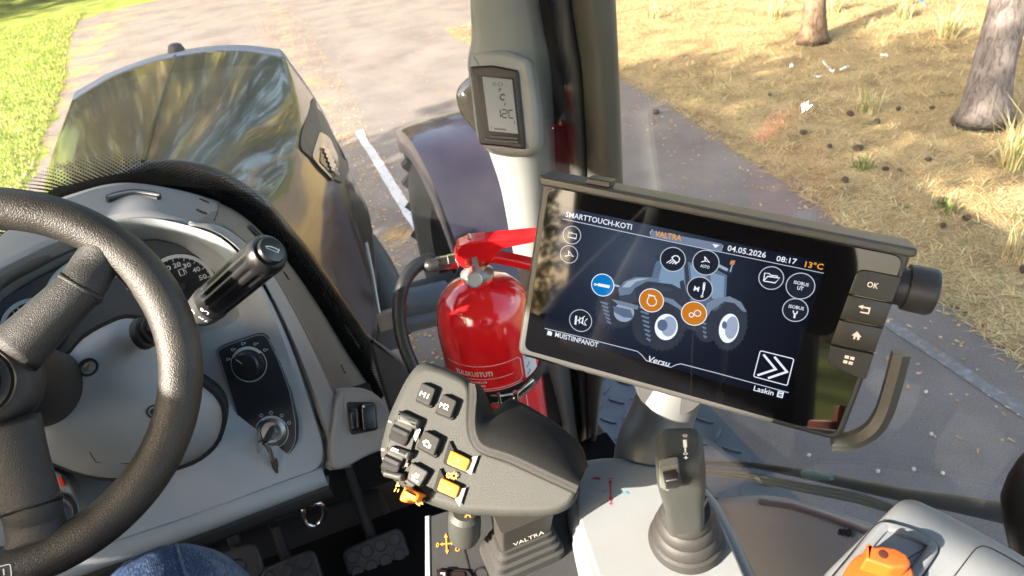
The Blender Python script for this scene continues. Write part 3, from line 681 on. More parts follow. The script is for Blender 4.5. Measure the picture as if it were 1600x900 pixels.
# windscreen
rows = [[V((x, yg(x, z), z)) for x in [-.84+.14*i for i in range(13)]] for z in (1.4, 1.6, 1.8, 2.0, 2.3, 2.6, 2.98)]
bm = B(); loft(bm, rows, 2, 1); ws = obj('windscreen', bm, M_front, T, smooth='all'); solid(ws, .005).modifiers['thickness'].use_rim = False
def on_glass(px, py, off=-.004):
    d = ray(px, py); t = 1.0
    for _ in range(30):
        q = CAM+d*t; t += (yg(q.x, q.z)+off-q.y)/d.y
    return CAM+d*t
E0 = [(-140, 480), (-60, 420), (0, 395), (60, 345), (115, 320), (160, 305), (200, 300), (250, 305), (300, 318), (345, 335), (380, 360), (410, 390), (445, 430), (480, 475), (520, 535), (560, 600), (585, 640)]
E1 = [(-140, 445), (-60, 393), (0, 368), (75, 300), (112, 288), (155, 277), (200, 270), (250, 274), (300, 286), (345, 301), (380, 322), (412, 350), (448, 387), (482, 432), (525, 492), (572, 562), (600, 618)]
E2 = [(-140, 395), (-60, 345), (0, 312), (70, 262), (112, 250), (158, 242), (200, 239), (250, 244), (300, 255), (350, 267), (397, 290), (435, 328), (478, 382), (520, 440), (556, 482), (592, 540), (612, 590)]
G0, G1, G2 = ([on_glass(*p) for p in cat([V(q) for q in E], 8)] for E in (E0, E1, E2))
bm = B(); loft(bm, [G0, G1]); obj('black_border', bm, mat('frit_black', (.004, .004, .004), .25), ws, smooth=False)
bm = B(); acc = 0; k = 0; st = .0082
for i in range(len(G1)-1):
    L = (G1[i+1]-G1[i]).length
    while acc < L:
        t = acc/L; a = G1[i].lerp(G1[i+1], t); b = G2[i].lerp(G2[i+1], t); W = (b-a).length; d = (b-a)/W; e = (G1[i+1]-G1[i]).normalized(); nrm = d.cross(e).normalized(); e2 = nrm.cross(d)
        for j in range(40):
            s = (j+.5*(k % 2))*st*.9
            if s > W: break
            rr = st*.33*(1.0-.72*s/W); c = a+d*s
            bm.faces.new([bm.verts.new(c+(d*math.cos(q*math.pi/3)+e2*math.sin(q*math.pi/3))*rr) for q in range(6)])
        acc += st*.55; k += 1
    acc -= L
obj('dot_border', bm, MATS['frit_black'], ws, smooth=False, kind='stuff')
# right side window and the bar across it
rows = [[V((.90+.10*(.97-y)-.08*(z-1.9), y, z)) for y in (-.86, -.4, 0, .4, .8, 1.06)] for z in (1.34, 1.7, 2.1, 2.5, 2.98)]
bm = B(); loft(bm, rows, 2, 1); solid(obj('side_window', bm, M_wind, T, smooth='all'), .005).modifiers['thickness'].use_rim = False
bm = B(); tube(bm, [P(1085, 722, x=.985), P(1180, 727, x=.985), P(1260, 741, x=.985), P(1330, 756, x=.985), P(1420, 775, x=.985), P(1500, 788, x=.985), P(1570, 802, x=.985), P(1680, 822, x=.985)], [.006, .006, .008, .0085, .0095, .011, .012, .012], 10); obj('grab_bar', bm, mat('bar_black', (.02, .02, .02), .4), T)
bm = B()
for k in range(3):
    tube(bm, [P(1090, 731+k*3, x=.975), P(1170, 739+k*5, x=.975), P(1250, 756+k*5, x=.975), P(1340, 772+k*6, x=.975), P(1420, 800+k*4, x=.975)], .0028, 6)
obj('cable', bm, mat('cable_green_grey', (.16, .18, .15), .35), T)
bm = B(); lathe(bm, P(1262, 741, x=.97), P(1300, 747, x=.97)-P(1262, 741, x=.97), [(.006, -.01), (.009, 0), (.007, .01), (.009, .02), (.006, .03), (.004, .06)], 10); obj('cable_plug', bm, mat('plug_teal', (.12, .2, .2), .4), T)
bm = B(); rows = [[P(x, y, x=.925) for x, y in ((1085, 800), (1130, 787), (1180, 783), (1230, 788), (1290, 805), (1350, 826), (1440, 862), (1540, 920))],
        [P(x, y+12, x=.90) for x, y in ((1085, 800), (1130, 787), (1180, 783), (1230, 788), (1290, 805), (1350, 826), (1440, 862), (1540, 920))],
        [P(x, y, x=.87) for x, y in ((1080, 860), (1130, 862), (1180, 864), (1230, 872), (1290, 885), (1350, 905), (1440, 940), (1540, 990))],
        [P(x, y, x=.85) for x, y in ((1080, 980), (1130, 985), (1180, 990), (1230, 1000), (1290, 1010), (1350, 1020), (1440, 1040), (1540, 1090))]]
loft(bm, rows, 4, 4); st_ = obj('side_trim', bm, mat('side_trim_grey', (.34, .345, .345), .55, grain=.6, var=.1, vs=4), T); solid(st_, .01)
bm = B(); tube(bm, [P(1190, 784, x=.898), P(1240, 791, x=.898), P(1290, 806, x=.898), P(1355, 829, x=.898), P(1440, 863, x=.898)], .006, 10); obj('trim_rod', bm, mat('rod_metal', (.35, .37, .42), .3, .7), st_)
bm = B()
for dx in (-5, 0, 6): tube(bm, [P(1320+dx, 846, x=.895), P(1317+dx*1.3, 838, x=.89), P(1320+dx*1.2, 830, x=.885)], .0035, 8)
box(bm, P(1320, 846, x=.897), .02, .02, .01, bev=.002); obj('hose_clip', bm, M_blkg, st_)
bm = B(); lathe(bm, P(1612, 812, x=.9), P(1612, 700, x=.9)-P(1612, 812, x=.9), [(.010, -.05), (.018, -.033), (.023, 0), (.024, .022), (.018, .045), (.010, .064), (.003, .075)], 20); obj('latch_handle', bm, mat('latch_black', (.02, .018, .015), .4, grain=.4), T)
bm = B(); Fm = Fr(P(735, 175, y=1.62), (-.3, -.9, .2)); mp_ = rnd(Fm.locs([(709, 146), (722, 128), (745, 112), (775, 130), (780, 235), (752, 222), (716, 178)]), .02)
prism(bm, Fm, mp_, -.08, 0, .03, 5); obj('mirror_housing', bm, mat('mirror_gloss', (.09, .075, .06), .1, coat=1), T)

# ================================================================== CAB INTERIOR
M_lg = mat('light_grey_plastic', (.345, .38, .405), .48, grain=.4, gs=1500, var=.08, vs=7, dust=.10, dustscale=240, dcol=(.6, .6, .58))
M_mg = mat('mid_grey_plastic', (.23, .25, .265), .5, grain=.4, gs=1500, var=.05, vs=5)
M_cowl = mat('cowl_grey_plastic', (.20, .205, .212), .5, grain=.5, gs=1500, var=.09, vs=8, dust=.14, dustscale=240, dcol=(.5, .5, .48))
M_beige = mat('trim_grey_beige', (.29, .285, .27), .5, grain=.4, gs=1500, var=.04, vs=5)
M_dark = mat('dark_panel', (.022, .026, .032), .38, grain=.25, gs=1300, var=.1)
M_lens = mat('cluster_face', (.085, .093, .105), .16, var=.1, vs=8, spec=.6)
M_white = mat('white_print', (.72, .76, .78), .5)
M_pgrey = mat('pale_grey_print', (.66, .70, .73), .5)
M_red = mat('red_print', (.6, .03, .02), .5)
D = thing('dashboard', 'light grey tractor dashboard with round gauges behind the steering wheel', 'dashboard', (.1, 1.0, 1.55))

# --- fascia: a ring of stations from the outer edge to the opening of the instrument cluster
OUT = [((-150, 600), .92), ((-90, 500), .98), ((-30, 438), 1.03), ((30, 404), 1.06), ((80, 380), 1.085), ((130, 360), 1.10), ((185, 344), 1.11), ((235, 340), 1.11), ((295, 352), 1.10), ((345, 371), 1.08), ((385, 408), 1.05), ((416, 455), 1.02), ((447, 520), .98), ((474, 590), .95), ((496, 655), .925), ((512, 705), .905), ((505, 735), .89), ((460, 752), .885), ((390, 778), .87), ((310, 808), .855), ((230, 835), .84), ((150, 862), .83), ((60, 892), .82), ((-60, 920), .8), ((-170, 800), .82)]
INN = [((-110, 600), 1.02), ((-70, 540), 1.08), ((-20, 495), 1.11), ((30, 452), 1.13), ((75, 430), 1.15), ((125, 405), 1.16), ((185, 385), 1.165), ((240, 376), 1.165), ((285, 387), 1.15), ((320, 410), 1.12), ((350, 445), 1.085), ((372, 482), 1.05), ((370, 500), 1.03), ((345, 512), 1.025), ((300, 527), 1.03), ((250, 540), 1.04), ((225, 560), 1.03), ((200, 600), 1.0), ((160, 630), .99), ((120, 650), .99), ((80, 660), .99), ((40, 660), .99), ((0, 655), 1.0), ((-50, 645), 1.0), ((-90, 630), 1.0)]
def row3(a): return [P(*p, y=y) for p, y in a]
def lerp_row(a, b, t, push=0):
    return [((p[0]+(q[0]-p[0])*t, p[1]+(q[1]-p[1])*t), y+(z-y)*t+push) for (p, y), (q, z) in zip(a, b)]
N0 = 17            # stations of the top and right hand edges
bm = B()
r_out = row3(OUT); r_l1 = row3(lerp_row(OUT, INN, .10)); r_l2 = row3(lerp_row(OUT, INN, .40)); r_in0 = row3(lerp_row(OUT, INN, .93)); r_in = row3(INN)
back = [p+V((0, .09, -.005)) for p in r_in]
fas = []
for i, (a, b) in enumerate(zip(OUT, INN)):
    lipd = .52 if i < 11 else (.52+.38*min(1, (i-10)/3))
    q = lambda t, dy: P(a[0][0]+(b[0][0]-a[0][0])*t, a[0][1]+(b[0][1]-a[0][1])*t, y=a[1]+(b[1]-a[1])*t+dy)
    top = i < 12
    fas.append([q(0, .02), q(.03, -.002), q(.12, -.006), q(lipd*.93, -.012 if top else 0), q(lipd, -.004 if top else .0), q(1.0, 0), P(*b[0], y=b[1])+V((0, .05, -.003))])
cols = [[f[j] for f in fas] for j in range(7)]
loft(bm, cols, 3, 1, True); bmesh.ops.recalc_face_normals(bm, faces=bm.faces)
fascia = obj('fascia', bm, M_lg, D, smooth=30)
# visor shade: the darker inner wall above the gauges is the same sheet turned away from the light
# cluster face
FC = Fr(P(200, 470, y=1.10), (.12, -.86, .5)); cl_poly = rnd(FC.locs([(-110, 600), (-70, 525), (0, 468), (60, 432), (125, 402), (185, 383), (242, 372), (290, 386), (325, 408), (355, 445), (376, 485), (372, 503), (250, 545), (215, 600), (100, 660), (0, 660)]), .01)
bm = B(); prism(bm, FC, cl_poly, -.03, -.004, .003); cl = obj('instrument_cluster', bm, M_lens, D)
# gauges
gk = Ink(FC, -.0036); gd = Ink(FC, -.0034); gr = Ink(FC, -.0030)
def arc_gauge(c, e, a0, a1, nums, tick, lab_r, w, fs, px_scale=1):
    o = FC.loc(*c, -.0036); q = FC.loc(*e, -.0036); r = math.hypot(q[0]-o[0], q[1]-o[1])
    gd.ring(o, r, w, 40, a0, a1)
    for i in range(tick+1):
        a = a0+(a1-a0)*i/tick; l = .16 if i % 2 == 0 else .09
        gd.line([(o[0]+r*math.cos(a), o[1]+r*math.sin(a)), (o[0]+r*(1-l)*math.cos(a), o[1]+r*(1-l)*math.sin(a))], .0012)
    for t, a in nums:
        x, y = o[0]+r*lab_r*math.cos(a), o[1]+r*lab_r*math.sin(a); gd.text(t, (x-fs*.8, y-fs*.5), (x+fs*.8, y-fs*.5), fs, .02)
    return o, r
o1, r1 = arc_gauge((55, 512), (4, 505), R(-10), R(222), [], 8, .7, .006, .006)
o2, r2 = arc_gauge((150, 470), (226, 468), R(-22), R(200), [('20', R(62)), ('25', R(34)), ('30', R(6)), ('15', R(95)), ('10', R(125))], 20, .78, .005, .0085)
o3, r3 = arc_gauge((283, 448), (283, 400), R(-20), R(170), [('10', R(105)), ('20', R(80)), ('30', R(56)), ('40', R(31)), ('50', R(6))], 18, .72, .006, .0075)
for o, r in ((o1, r1), (o3, r3)):
    gb = Ink(FC, -.0038); gb.disc(o, r*1.1, 40); gb.done('gauge_dial', mat('dial_black', (.012, .013, .015), .3), cl)
for k, (x, y) in enumerate(((70, 498), (73, 517))): gd.disc(FC.loc(x, y), .0022)
fp = FC.loc(24, 488); 
for c in ((25, 487), (55, 480), (284, 425)):
    p = FC.loc(*c); gd.line([(p[0]-.004, p[1]-.005), (p[0]-.004, p[1]+.005), (p[0]+.003, p[1]+.005), (p[0]+.003, p[1]-.005)], .001, True); gd.line([(p[0]+.003, p[1]+.003), (p[0]+.006, p[1]+.001), (p[0]+.006, p[1]-.004)], .001)
gd.done('gauge_scale', M_pgrey, cl)
gr.ring(o1, r1*.92, .005, 10, R(205), R(228)); gr.done('red_zone', M_red, cl)
bm = B(); 
for o, r, a in ((o1, r1, R(20)), (o2, r2, R(215)), (o3, r3, R(200))):
    f = Fr(FC.pt(*o, -.002), FC.n, u=FC.u*math.cos(a)+FC.v*math.sin(a)); prism(bm, f, [(-.006, -.0018), (r*.8, -.0006), (r*.8, .0006), (-.006, .0018)], 0, .002); lathe(bm, f.pt(0, 0, 0), FC.n, [(.0075, 0), (.0075, .004), (.005, .005)], 14)
obj('gauge_needle', bm, M_blk, cl)
pl = Ink(FC, -.0037); pl.px([(105, 428), (180, 400), (186, 470), (120, 500)]); pl.px([(95, 422), (125, 404), (128, 416), (82, 448)]); pl.done('display_window', mat('lcd_grey_dark', (.09, .10, .11), .25), cl)

# --- cowl: the grey top strip with the air slot, between fascia and windscreen
CW = [(-150, 470), (-90, 432), (-30, 402), (30, 352), (80, 320), (128, 302), (178, 290), (228, 291), (296, 304), (342, 318), (382, 340), (420, 375), (458, 420), (500, 482), (540, 548), (578, 606), (600, 650)]
bm = B(); back_ = [on_glass(*p, off=-.012) for p in CW]; front_ = [p+V((0, .012, -.004)) for p in r_out[:17]]
brow = [b+V((0, .03, -.06)) for b in back_]
rows = [brow, [b+V((0, .0, -.008)) for b in back_], back_] + [[b.lerp(f, t)+V((0, 0, .014*math.sin(math.pi*t)*(1 if i < 9 else .4))) for i, (b, f) in enumerate(zip(back_, front_))] for t in (.15, .4, .7, .93)] + [front_, [f+V((0, .03, -.03)) for f in front_]]
loft(bm, [r[:10] for r in rows], 4, 2); cowl = obj('cowl', bm, M_cowl, D); solid(cowl, .004, -1)
# right hand flank strips
L1 = r_out[8:17]
L2 = [P(*p, y=y) for p, y in [((297, 350), 1.105), ((346, 354), 1.108), ((397, 392), 1.08), ((436, 445), 1.05), ((474, 515), 1.01), ((505, 580), .975), ((530, 638), .945), ((545, 690), .925), ((548, 730), .91)]]
bm = B(); loft(bm, [[p+V((0, .015, -.002)) for p in L1], [p.lerp(q, .25)+V((0, -.006, .004)) for p, q in zip(L1, L2)], [p.lerp(q, .9)+V((0, -.004, .004)) for p, q in zip(L1, L2)], L2, [p+V((.0, .02, -.01)) for p in L2]], 4, 2)
solid(obj('flank_strip', bm, M_beige, D), .003, -1)
L3 = back_[8:17]
bm = B(); loft(bm, [[p+V((.002, .012, -.006)) for p in L2], [p.lerp(q, .06)+V((0, -.002, .002)) for p, q in zip(L2, L3)], [p.lerp(q, .5)+V((.0, -.008, .006)) for p, q in zip(L2, L3)], [p.lerp(q, .92)+V((0, -.003, .003)) for p, q in zip(L2, L3)], L3, [p+V((.01, .03, -.06)) for p in L3]], 4, 2)
fl = obj('side_cowl', bm, mat('side_cowl_brown_grey', (.135, .128, .12), .5, grain=.5, gs=1500), D); solid(fl, .003, -1)
# air slot, screws, speaker grille on the side cowl
def cpt(px, py, up=.003):          # a point on the cowl surface, found by tracing the ray against the mesh
    d = ray(px, py); dn = d.normalized(); dg = bpy.context.evaluated_depsgraph_get(); dg.update()
    hit, loc, nrm, idx, ob, _ = S.ray_cast(dg, CAM+dn*.1, dn); return (loc, nrm, ob) if hit else (P(px, py, y=1.2), -dn, None)
loc_, nr_, _ = cpt(209, 304); FV = Fr(loc_, nr_, u=(1, 0, 0))
bm = B(); prism(bm, FV, FV.locs(cat([V(p) for p in [(169, 304), (208, 296), (249, 302), (245, 309), (208, 304), (170, 312)]], 4, True)), -.01, .0012, .0006); slot = obj('air_slot', bm, mat('slot_black', (.006, .006, .006), .7), cowl)
bm = B(); prism(bm, FV, FV.locs(cat([V(p) for p in [(172, 306.5), (208, 299.5), (246, 304.5), (245, 306.5), (208, 302), (172, 309)]], 4, True)), 0, .0025, .0006); obj('slot_fin', bm, M_cowl, cowl)
def screw(px, py, par, r=.0075, m=None):
    l, n, _ = cpt(px, py); bm = B(); lathe(bm, l-n*.003, n, [(r*1.25, 0), (r*1.25, .0045), (r, .004), (r*.8, .0015), (r*.75, .0015)], 18); o = obj('screw_recess', bm, M_blk, par)
    bm = B(); lathe(bm, l-n*.002, n, [(r*.6, 0), (r*.6, .004), (r*.32, .004), (r*.3, .002)], 6); obj('screw', bm, m or M_chrome, par); return o
screw(319, 314, cowl); screw(315, 331, cowl); screw(447, 431, fl, .008); screw(536, 577, fl, .009, M_cowl)
l, n, _ = cpt(404, 372); bm = B()
for r_ in (.03, .024, .018, .012): lathe(bm, l-n*.004, n, [(r_, 0), (r_, .008), (r_-.002, .009), (r_-.003, .002)], 28)
obj('round_vent', bm, M_blk, fl)
# joint line of the cowl
bm = B(); js = [cpt(x, y)[0] for x, y in ((341, 317), (342, 325), (339, 335), (335, 344))]; tube(bm, [p+V((0, -.001, .0006)) for p in js], .0011, 6); obj('panel_gap', bm, M_blk, cowl)
# lower roll of the fascia and the dark edge under it
LO = r_out[16:24]
bm = B(); loft(bm, [[p+V((0, .004, .004)) for p in LO], [p+V((0, -.008, -.006)) for p in LO], [p+V((0, -.008, -.02)) for p in LO], [p+V((0, .006, -.034)) for p in LO], [p+V((0, .04, -.05)) for p in LO]], 4, 4); lr = obj('lower_roll', bm, M_lg, D); solid(lr, .003, 1)
bm = B(); loft(bm, [[p+V((0, .002, -.030)) for p in LO], [p+V((0, .002, -.058)) for p in LO], [p+V((0, .05, -.075)) for p in LO], [p+V((0, .16, -.09)) for p in LO]], 4, 3); kb = obj('knee_bolster', bm, mat('bolster_dark', (.022, .022, .023), .6, grain=.5), D); solid(kb, .004, 1)
bm = B(); tube(bm, [P(300, 832, y=.87), P(310, 830, y=.86), P(325, 830, y=.86)], .004, 8); obj('bolster_clip', bm, M_blk, kb)
# firewall below
bm = B(); box(bm, (-.14, 1.2, 1.46), 1.02, .03, .27, bev=.005); obj('firewall', bm, mat('firewall_black', (.006, .006, .006), .9, grain=.6, gs=300, var=.3), D)
KP = Fr(P(630, 600, y=1.13), (.1, -1, .25)); bm = B(); prism(bm, KP, rnd(KP.locs([(575, 525), (590, 536), (608, 548), (628, 563), (648, 590), (672, 632), (690, 664), (690, 700), (640, 700), (612, 650), (596, 600)]), .01), -.02, 0, .006); obj('kick_panel', bm, mat('kick_grey', (.10, .105, .10), .6, grain=.5, var=.1), D)
# corner pod with the black socket
pod = [(526, 616), (540, 605), (575, 606), (604, 628), (626, 690), (604, 702), (575, 712), (548, 728), (520, 738), (514, 700), (520, 655)]
FP = Fr(P(560, 660, y=.915), (.25, -.82, .52)); bm = B(); prism(bm, FP, rnd(FP.locs(pod), .018), -.06, 0, .007, 4); podo = obj('corner_pod', bm, M_beige, D)
bm = B(); prism(bm, FP, rnd(FP.locs([(541, 628), (586, 628), (591, 672), (548, 680)], .001), .006), 0, .0015, .001); sp_ = obj('socket_plate', bm, M_blk, podo)
bm = B(); prism(bm, FP, rnd(FP.locs([(546, 640), (560, 636), (562, 672), (549, 674)], .012), .006), 0, .014, .004); prism(bm, FP, rnd(FP.locs([(563, 632), (588, 630), (590, 672), (566, 676)], .012), .006), 0, .016, .005); obj('rocker', bm, M_blkg, podo)
bm = B(); lathe(bm, FP.pt(*FP.loc(568, 635, .017), .017), FP.n, [(.002, 0), (.002, .0012), (.0005, .0016)], 10); obj('rocker_lamp', bm, MATS['white_print'], podo)

# --- switch panel with the light knob and the ignition lock
a, n, _ = cpt(400, 600); n2 = (P(345, 560, y=.965)-P(455, 560, y=.93)).cross(P(400, 700, y=.9)-P(400, 540, y=.96)).normalized(); n2 = n2 if n2.dot(CAM-a) > 0 else -n2
FW = Fr(a+n2*.006, n2, up=(0, 0, 1)); SPP = [(337, 547), (352, 538), (405, 520), (418, 523), (436, 560), (455, 612), (464, 660), (464, 690), (455, 708), (402, 738), (393, 734), (372, 660)]
sp2 = rnd(FW.locs(SPP), .008)
bm = B(); prism(bm, FW, sp2, -.02, 0, .002); sw = obj('switch_panel', bm, M_dark, D)
ik = Ink(FW, .0003); ik.line(inset(sp2 if area2(sp2) > 0 else sp2[::-1], .0022), .0011, True); ik.done('panel_outline', mat('outline_grey', (.30, .34, .37), .4), sw)
ko = FW.loc(389, 569); bm = B(); f = Fr(FW.pt(*ko), FW.n, u=FW.u)
lathe(bm, f.o, f.n, [(.0235, -.001), (.0235, .003), (.021, .006), (.0205, .016), (.018, .0185), (.002, .019)], 40); kn = obj('light_knob', bm, mat('knob_black', (.018, .017, .018), .3), sw)
ik = Ink(FW, .0006); ik.ring(ko, .0275, .0011, 48); ik.ring(ko, .0255, .0042, 24, R(35), R(150))
for i, a_ in enumerate((25, 55, 88, 120, 150)): ik.ring((ko[0]+.0335*math.cos(R(a_+8)), ko[1]+.0335*math.sin(R(a_+8))), .002, .0008, 8); ik.line([(ko[0]+.034*math.cos(R(a_+8))+.003, ko[1]+.034*math.sin(R(a_+8))), (ko[0]+.034*math.cos(R(a_+8))+.005, ko[1]+.034*math.sin(R(a_+8)))], .002)
ik.done('knob_scale', M_pgrey, sw)
ik = Ink(Fr(FW.pt(*ko, .0195), FW.n, u=FW.u), 0); ik.line([(-.003, .005), (-.011, .013)], .001); ik.done('knob_mark', M_pgrey, kn)
io = FW.loc(425, 675); bm = B(); lathe(bm, FW.pt(*io), FW.n, [(.0225, -.001), (.0225, .002), (.019, .005), (.017, .0055), (.0165, .003), (.009, .003), (.0085, .006), (.001, .0062)], 40); lk = obj('ignition_lock', bm, mat('lock_metal', (.42, .44, .45), .3, .85), sw)
ik = Ink(FW, .0006); ik.ring(io, .0255, .001, 48); ik.ring(io, .0245, .0035, 24, R(20), R(120))
for a_ in (20, 50, 82, 112): ik.ring((io[0]+.031*math.cos(R(a_)), io[1]+.031*math.sin(R(a_))), .0024, .0008, 10)
ik.done('lock_scale', M_pgrey, sw)
# the key with its ring and a fob
K = thing('ignition_key', 'key with a wire ring and small black fob hanging in the ignition lock', 'key', FW.pt(*io, .006))
f = Fr(FW.pt(*io, .006), FW.n, u=FW.u); kf = Fr(f.o, (FW.u+FW.v*.8).cross(FW.n), u=FW.n)
kd = (FW.u*.55+FW.v*.83).normalized(); ks = Fr(f.o, kd.cross(FW.n), u=kd)
bm = B(); prism(bm, ks, rnd([(-.014, .0), (.014, .0), (.015, .02), (.006, .027), (-.006, .027), (-.015, .02)], .004), -.002, .002, .001); obj('key_head', bm, mat('key_black', (.02, .02, .02), .4), K)
bm = B(); h0 = FW.pt(io[0]-.011, io[1]-.013, .024); rp = [h0+FW.u*x+FW.v*y+FW.n*z for x, y, z in [(.006, .008, 0), (-.006, .004, -.002), (-.013, -.02, -.016), (-.018, -.045, -.02), (-.012, -.056, -.02), (.002, -.06, -.019), (.012, -.058, -.018)]]; tube(bm, cat(rp, 5), .0017, 8); obj('key_ring', bm, M_chrome, K)
bm = B(); tube(bm, cat([h0+FW.u*x+FW.v*y+FW.n*z for x, y, z in [(.006, .004, 0), (.009, -.012, -.006), (.0095, -.03, -.012)]], 4), .0035, 8); obj('key_link', bm, mat('link_metal', (.6, .56, .5), .25, .9), K)
bm = B(); tube(bm, [h0+FW.u*.0095+FW.v*-.028+FW.n*-.012, h0+FW.u*.011+FW.v*-.05+FW.n*-.017], [(.006, .004), (.0065, .0045)], 10); obj('key_fob', bm, mat('fob_brown', (.05, .035, .028), .5), K)

# --- lower left: beaker vent of the fascia half hidden by the wheel
l = P(70, 800, y=.835); f = Fr(l, (.1, -.8, .6)); bm = B(); prism(bm, f, rnd(f.locs([(10, 720), (105, 738), (130, 805), (118, 845), (0, 870), (-40, 800)]), .02), -.03, .002, .004); ds = obj('ashtray_panel', bm, M_mg, D)
o = f.loc(82, 805); bm = B(); lathe(bm, f.pt(*o, 0), f.n, [(.03, 0), (.03, .006), (.026, .007), (.024, .001)], 36); obj('socket_ring', bm, M_blk, ds)
bm = B(); lathe(bm, f.pt(o[0]-.004, o[1], .001), f.n, [(.021, 0), (.02, .008), (.012, .011), (.001, .011)], 30); obj('socket_cap', bm, mat('cap_silver', (.6, .62, .64), .3, .7), ds)
bm = B(); box(bm, f.pt(*f.loc(97, 752), .003), .006, .014, .004, f, .001); obj('red_tab', bm, MATS['red_print'], ds)

# ================================================================== steering column
CO = thing('steering_column', 'grey steering column cowl with a thick black indicator stalk', 'steering column', (0, .9, 1.9))
WN = V((.0645, -.794, .604)); WF = Fr((0, .725, 2.106), WN, u=(1, 0, 0))
bm = B(); sh = [(95, 560), (125, 528), (160, 508), (190, 497), (218, 502), (240, 512), (262, 545), (290, 590), (330, 620), (345, 650), (338, 690), (310, 720), (265, 738), (200, 752), (150, 752), (90, 735), (40, 700), (30, 600)]
F1 = Fr(P(200, 620, y=.86), (.12, -.86, .5)); pts = [q for q in cat([V(p) for p in F1.locs(sh)], 3, True)]; pts = [(p.x, p.y) for p in pts]
if area2(pts) < 0: pts = pts[::-1]
ctr = V(F1.loc(150, 615))
def shrink(s, c): return [F1.pt(*(ctr+(V(p)-ctr)*s), c) for p in pts]
rings(bm, [shrink(1.0, -.2), shrink(1.0, -.03), shrink(.97, -.012), shrink(.9, .004), shrink(.75, .02), shrink(.5, .035), shrink(.25, .042)]); shr = obj('shroud', bm, M_mg, CO, smooth=60)
bm = B(); gp = inset(pts, -.006); rings(bm, [[F1.pt(*p, -.19) for p in gp], [F1.pt(*p, -.035) for p in gp], [F1.pt(*p, -.035) for p in pts]], False, False); obj('shroud_gap', bm, MATS['black_seal'], CO)
screw(138, 574, shr, .0095, M_chrome)
screw(240, 643, shr, .007, MATS['black_seal'])
l1, n1, _ = cpt(140, 705); bm = B(); seam = [cpt(x, y)[0] for x, y in ((140, 706), (150, 722), (200, 724), (240, 720))]; tube(bm, [p+n1*.0002 for p in seam], .0006, 6); obj('shroud_seam', bm, MATS['black_seal'], CO)
# boot and stalk
A0, A1, A2, A3 = P(222, 522, y=.865), P(250, 512, y=.855), P(300, 492, y=.845), P(322, 480, y=.84)
bm = B(); tube(bm, [A0, A0.lerp(A1, .3), A0.lerp(A1, .35), A0.lerp(A1, .6), A0.lerp(A1, .65), A1, A2], [.021, .020, .015, .017, .013, .015, .012], 18); obj('stalk_boot', bm, M_blk, CO)
TIP = P(421, 394, y=.765); ax = (TIP-A3).normalized(); Ls = (TIP-A3).length; sv = ax.orthogonal().normalized(); sb = ax.cross(sv)
def stalk_ring(h, r, fl=0, n=72):
    return [A3+ax*h+(sv*math.cos(2*math.pi*j/n)+sb*math.sin(2*math.pi*j/n))*(r-fl*(1 if (j % 6) in (0, 1) else 0)) for j in range(n)]
bm = B(); lathe(bm, A3-ax*.008, ax, [(.017, -.012), (.021, 0), (.0222, .012), (.0232, .022), (.022, .0235)], 40); col_ = obj('stalk_collar', bm, mat('collar_dark', (.045, .045, .043), .45), CO)
bm = B(); rings(bm, [stalk_ring(.014, .0205), stalk_ring(.0145, .0222), stalk_ring(.03, .0226), stalk_ring(.034, .0226, .0024), stalk_ring(Ls-.022, .0236, .0028), stalk_ring(Ls-.014, .0240), stalk_ring(Ls-.006, .0240), stalk_ring(Ls, .0222), stalk_ring(Ls+.002, .021), stalk_ring(Ls+.001, .0175)]); grip_ = obj('stalk_grip', bm, mat('stalk_black', (.011, .011, .012), .3, grain=.2), CO, smooth=50)
bm = B(); lathe(bm, TIP, ax, [(.0168, -.002), (.0168, .004), (.015, .007), (.010, .0078), (.001, .008)], 36); hb = obj('horn_button', bm, mat('button_black', (.014, .014, .014), .28), CO)
FT = Fr(TIP+ax*.0082, ax, up=(0, 0, 1)); ik = Ink(FT, .0); ik.line([(-.006, .0075), (-.001, .0045), (.003, -.001), (.0045, -.0055)], .0015); ik.line([(-.0065, .006), (.0015, -.007)], .0008); ik.line([(.0005, -.0065), (.0065, -.0045)], .0015); ik.done('horn_symbol', M_white, hb)
FK = lambda a_, b_, c_=0: A3+ax*(b_)+(sv*math.cos(a_/.0222)+sb*math.sin(a_/.0222))*(.0222+c_)
# which way round faces the camera
ca = math.atan2((CAM-A3).dot(sb), (CAM-A3).dot(sv))*.0222
ik = Ink(lambda a_, b_, c_: FK(-a_+ca, b_, c_), .0004)
ik.ring((-.006, .006), .0028, .001, 14, 0, math.pi); ik.line([(-.009, .006), (-.003, .006)], .001); ik.ring((.006, .003), .003, .001, 14, .3, 2.6); ik.line([(-.016, .004), (-.012, .004), (-.013, .009)], .0012); ik.line([(.004, -.003), (.010, -.002)], .001); ik.ring((.001, .021), .0019, .0008, 12); ik.ring((-.005, .022), .0026, .0009, 12, 0, 4); ik.done('stalk_symbols', M_white, col_)

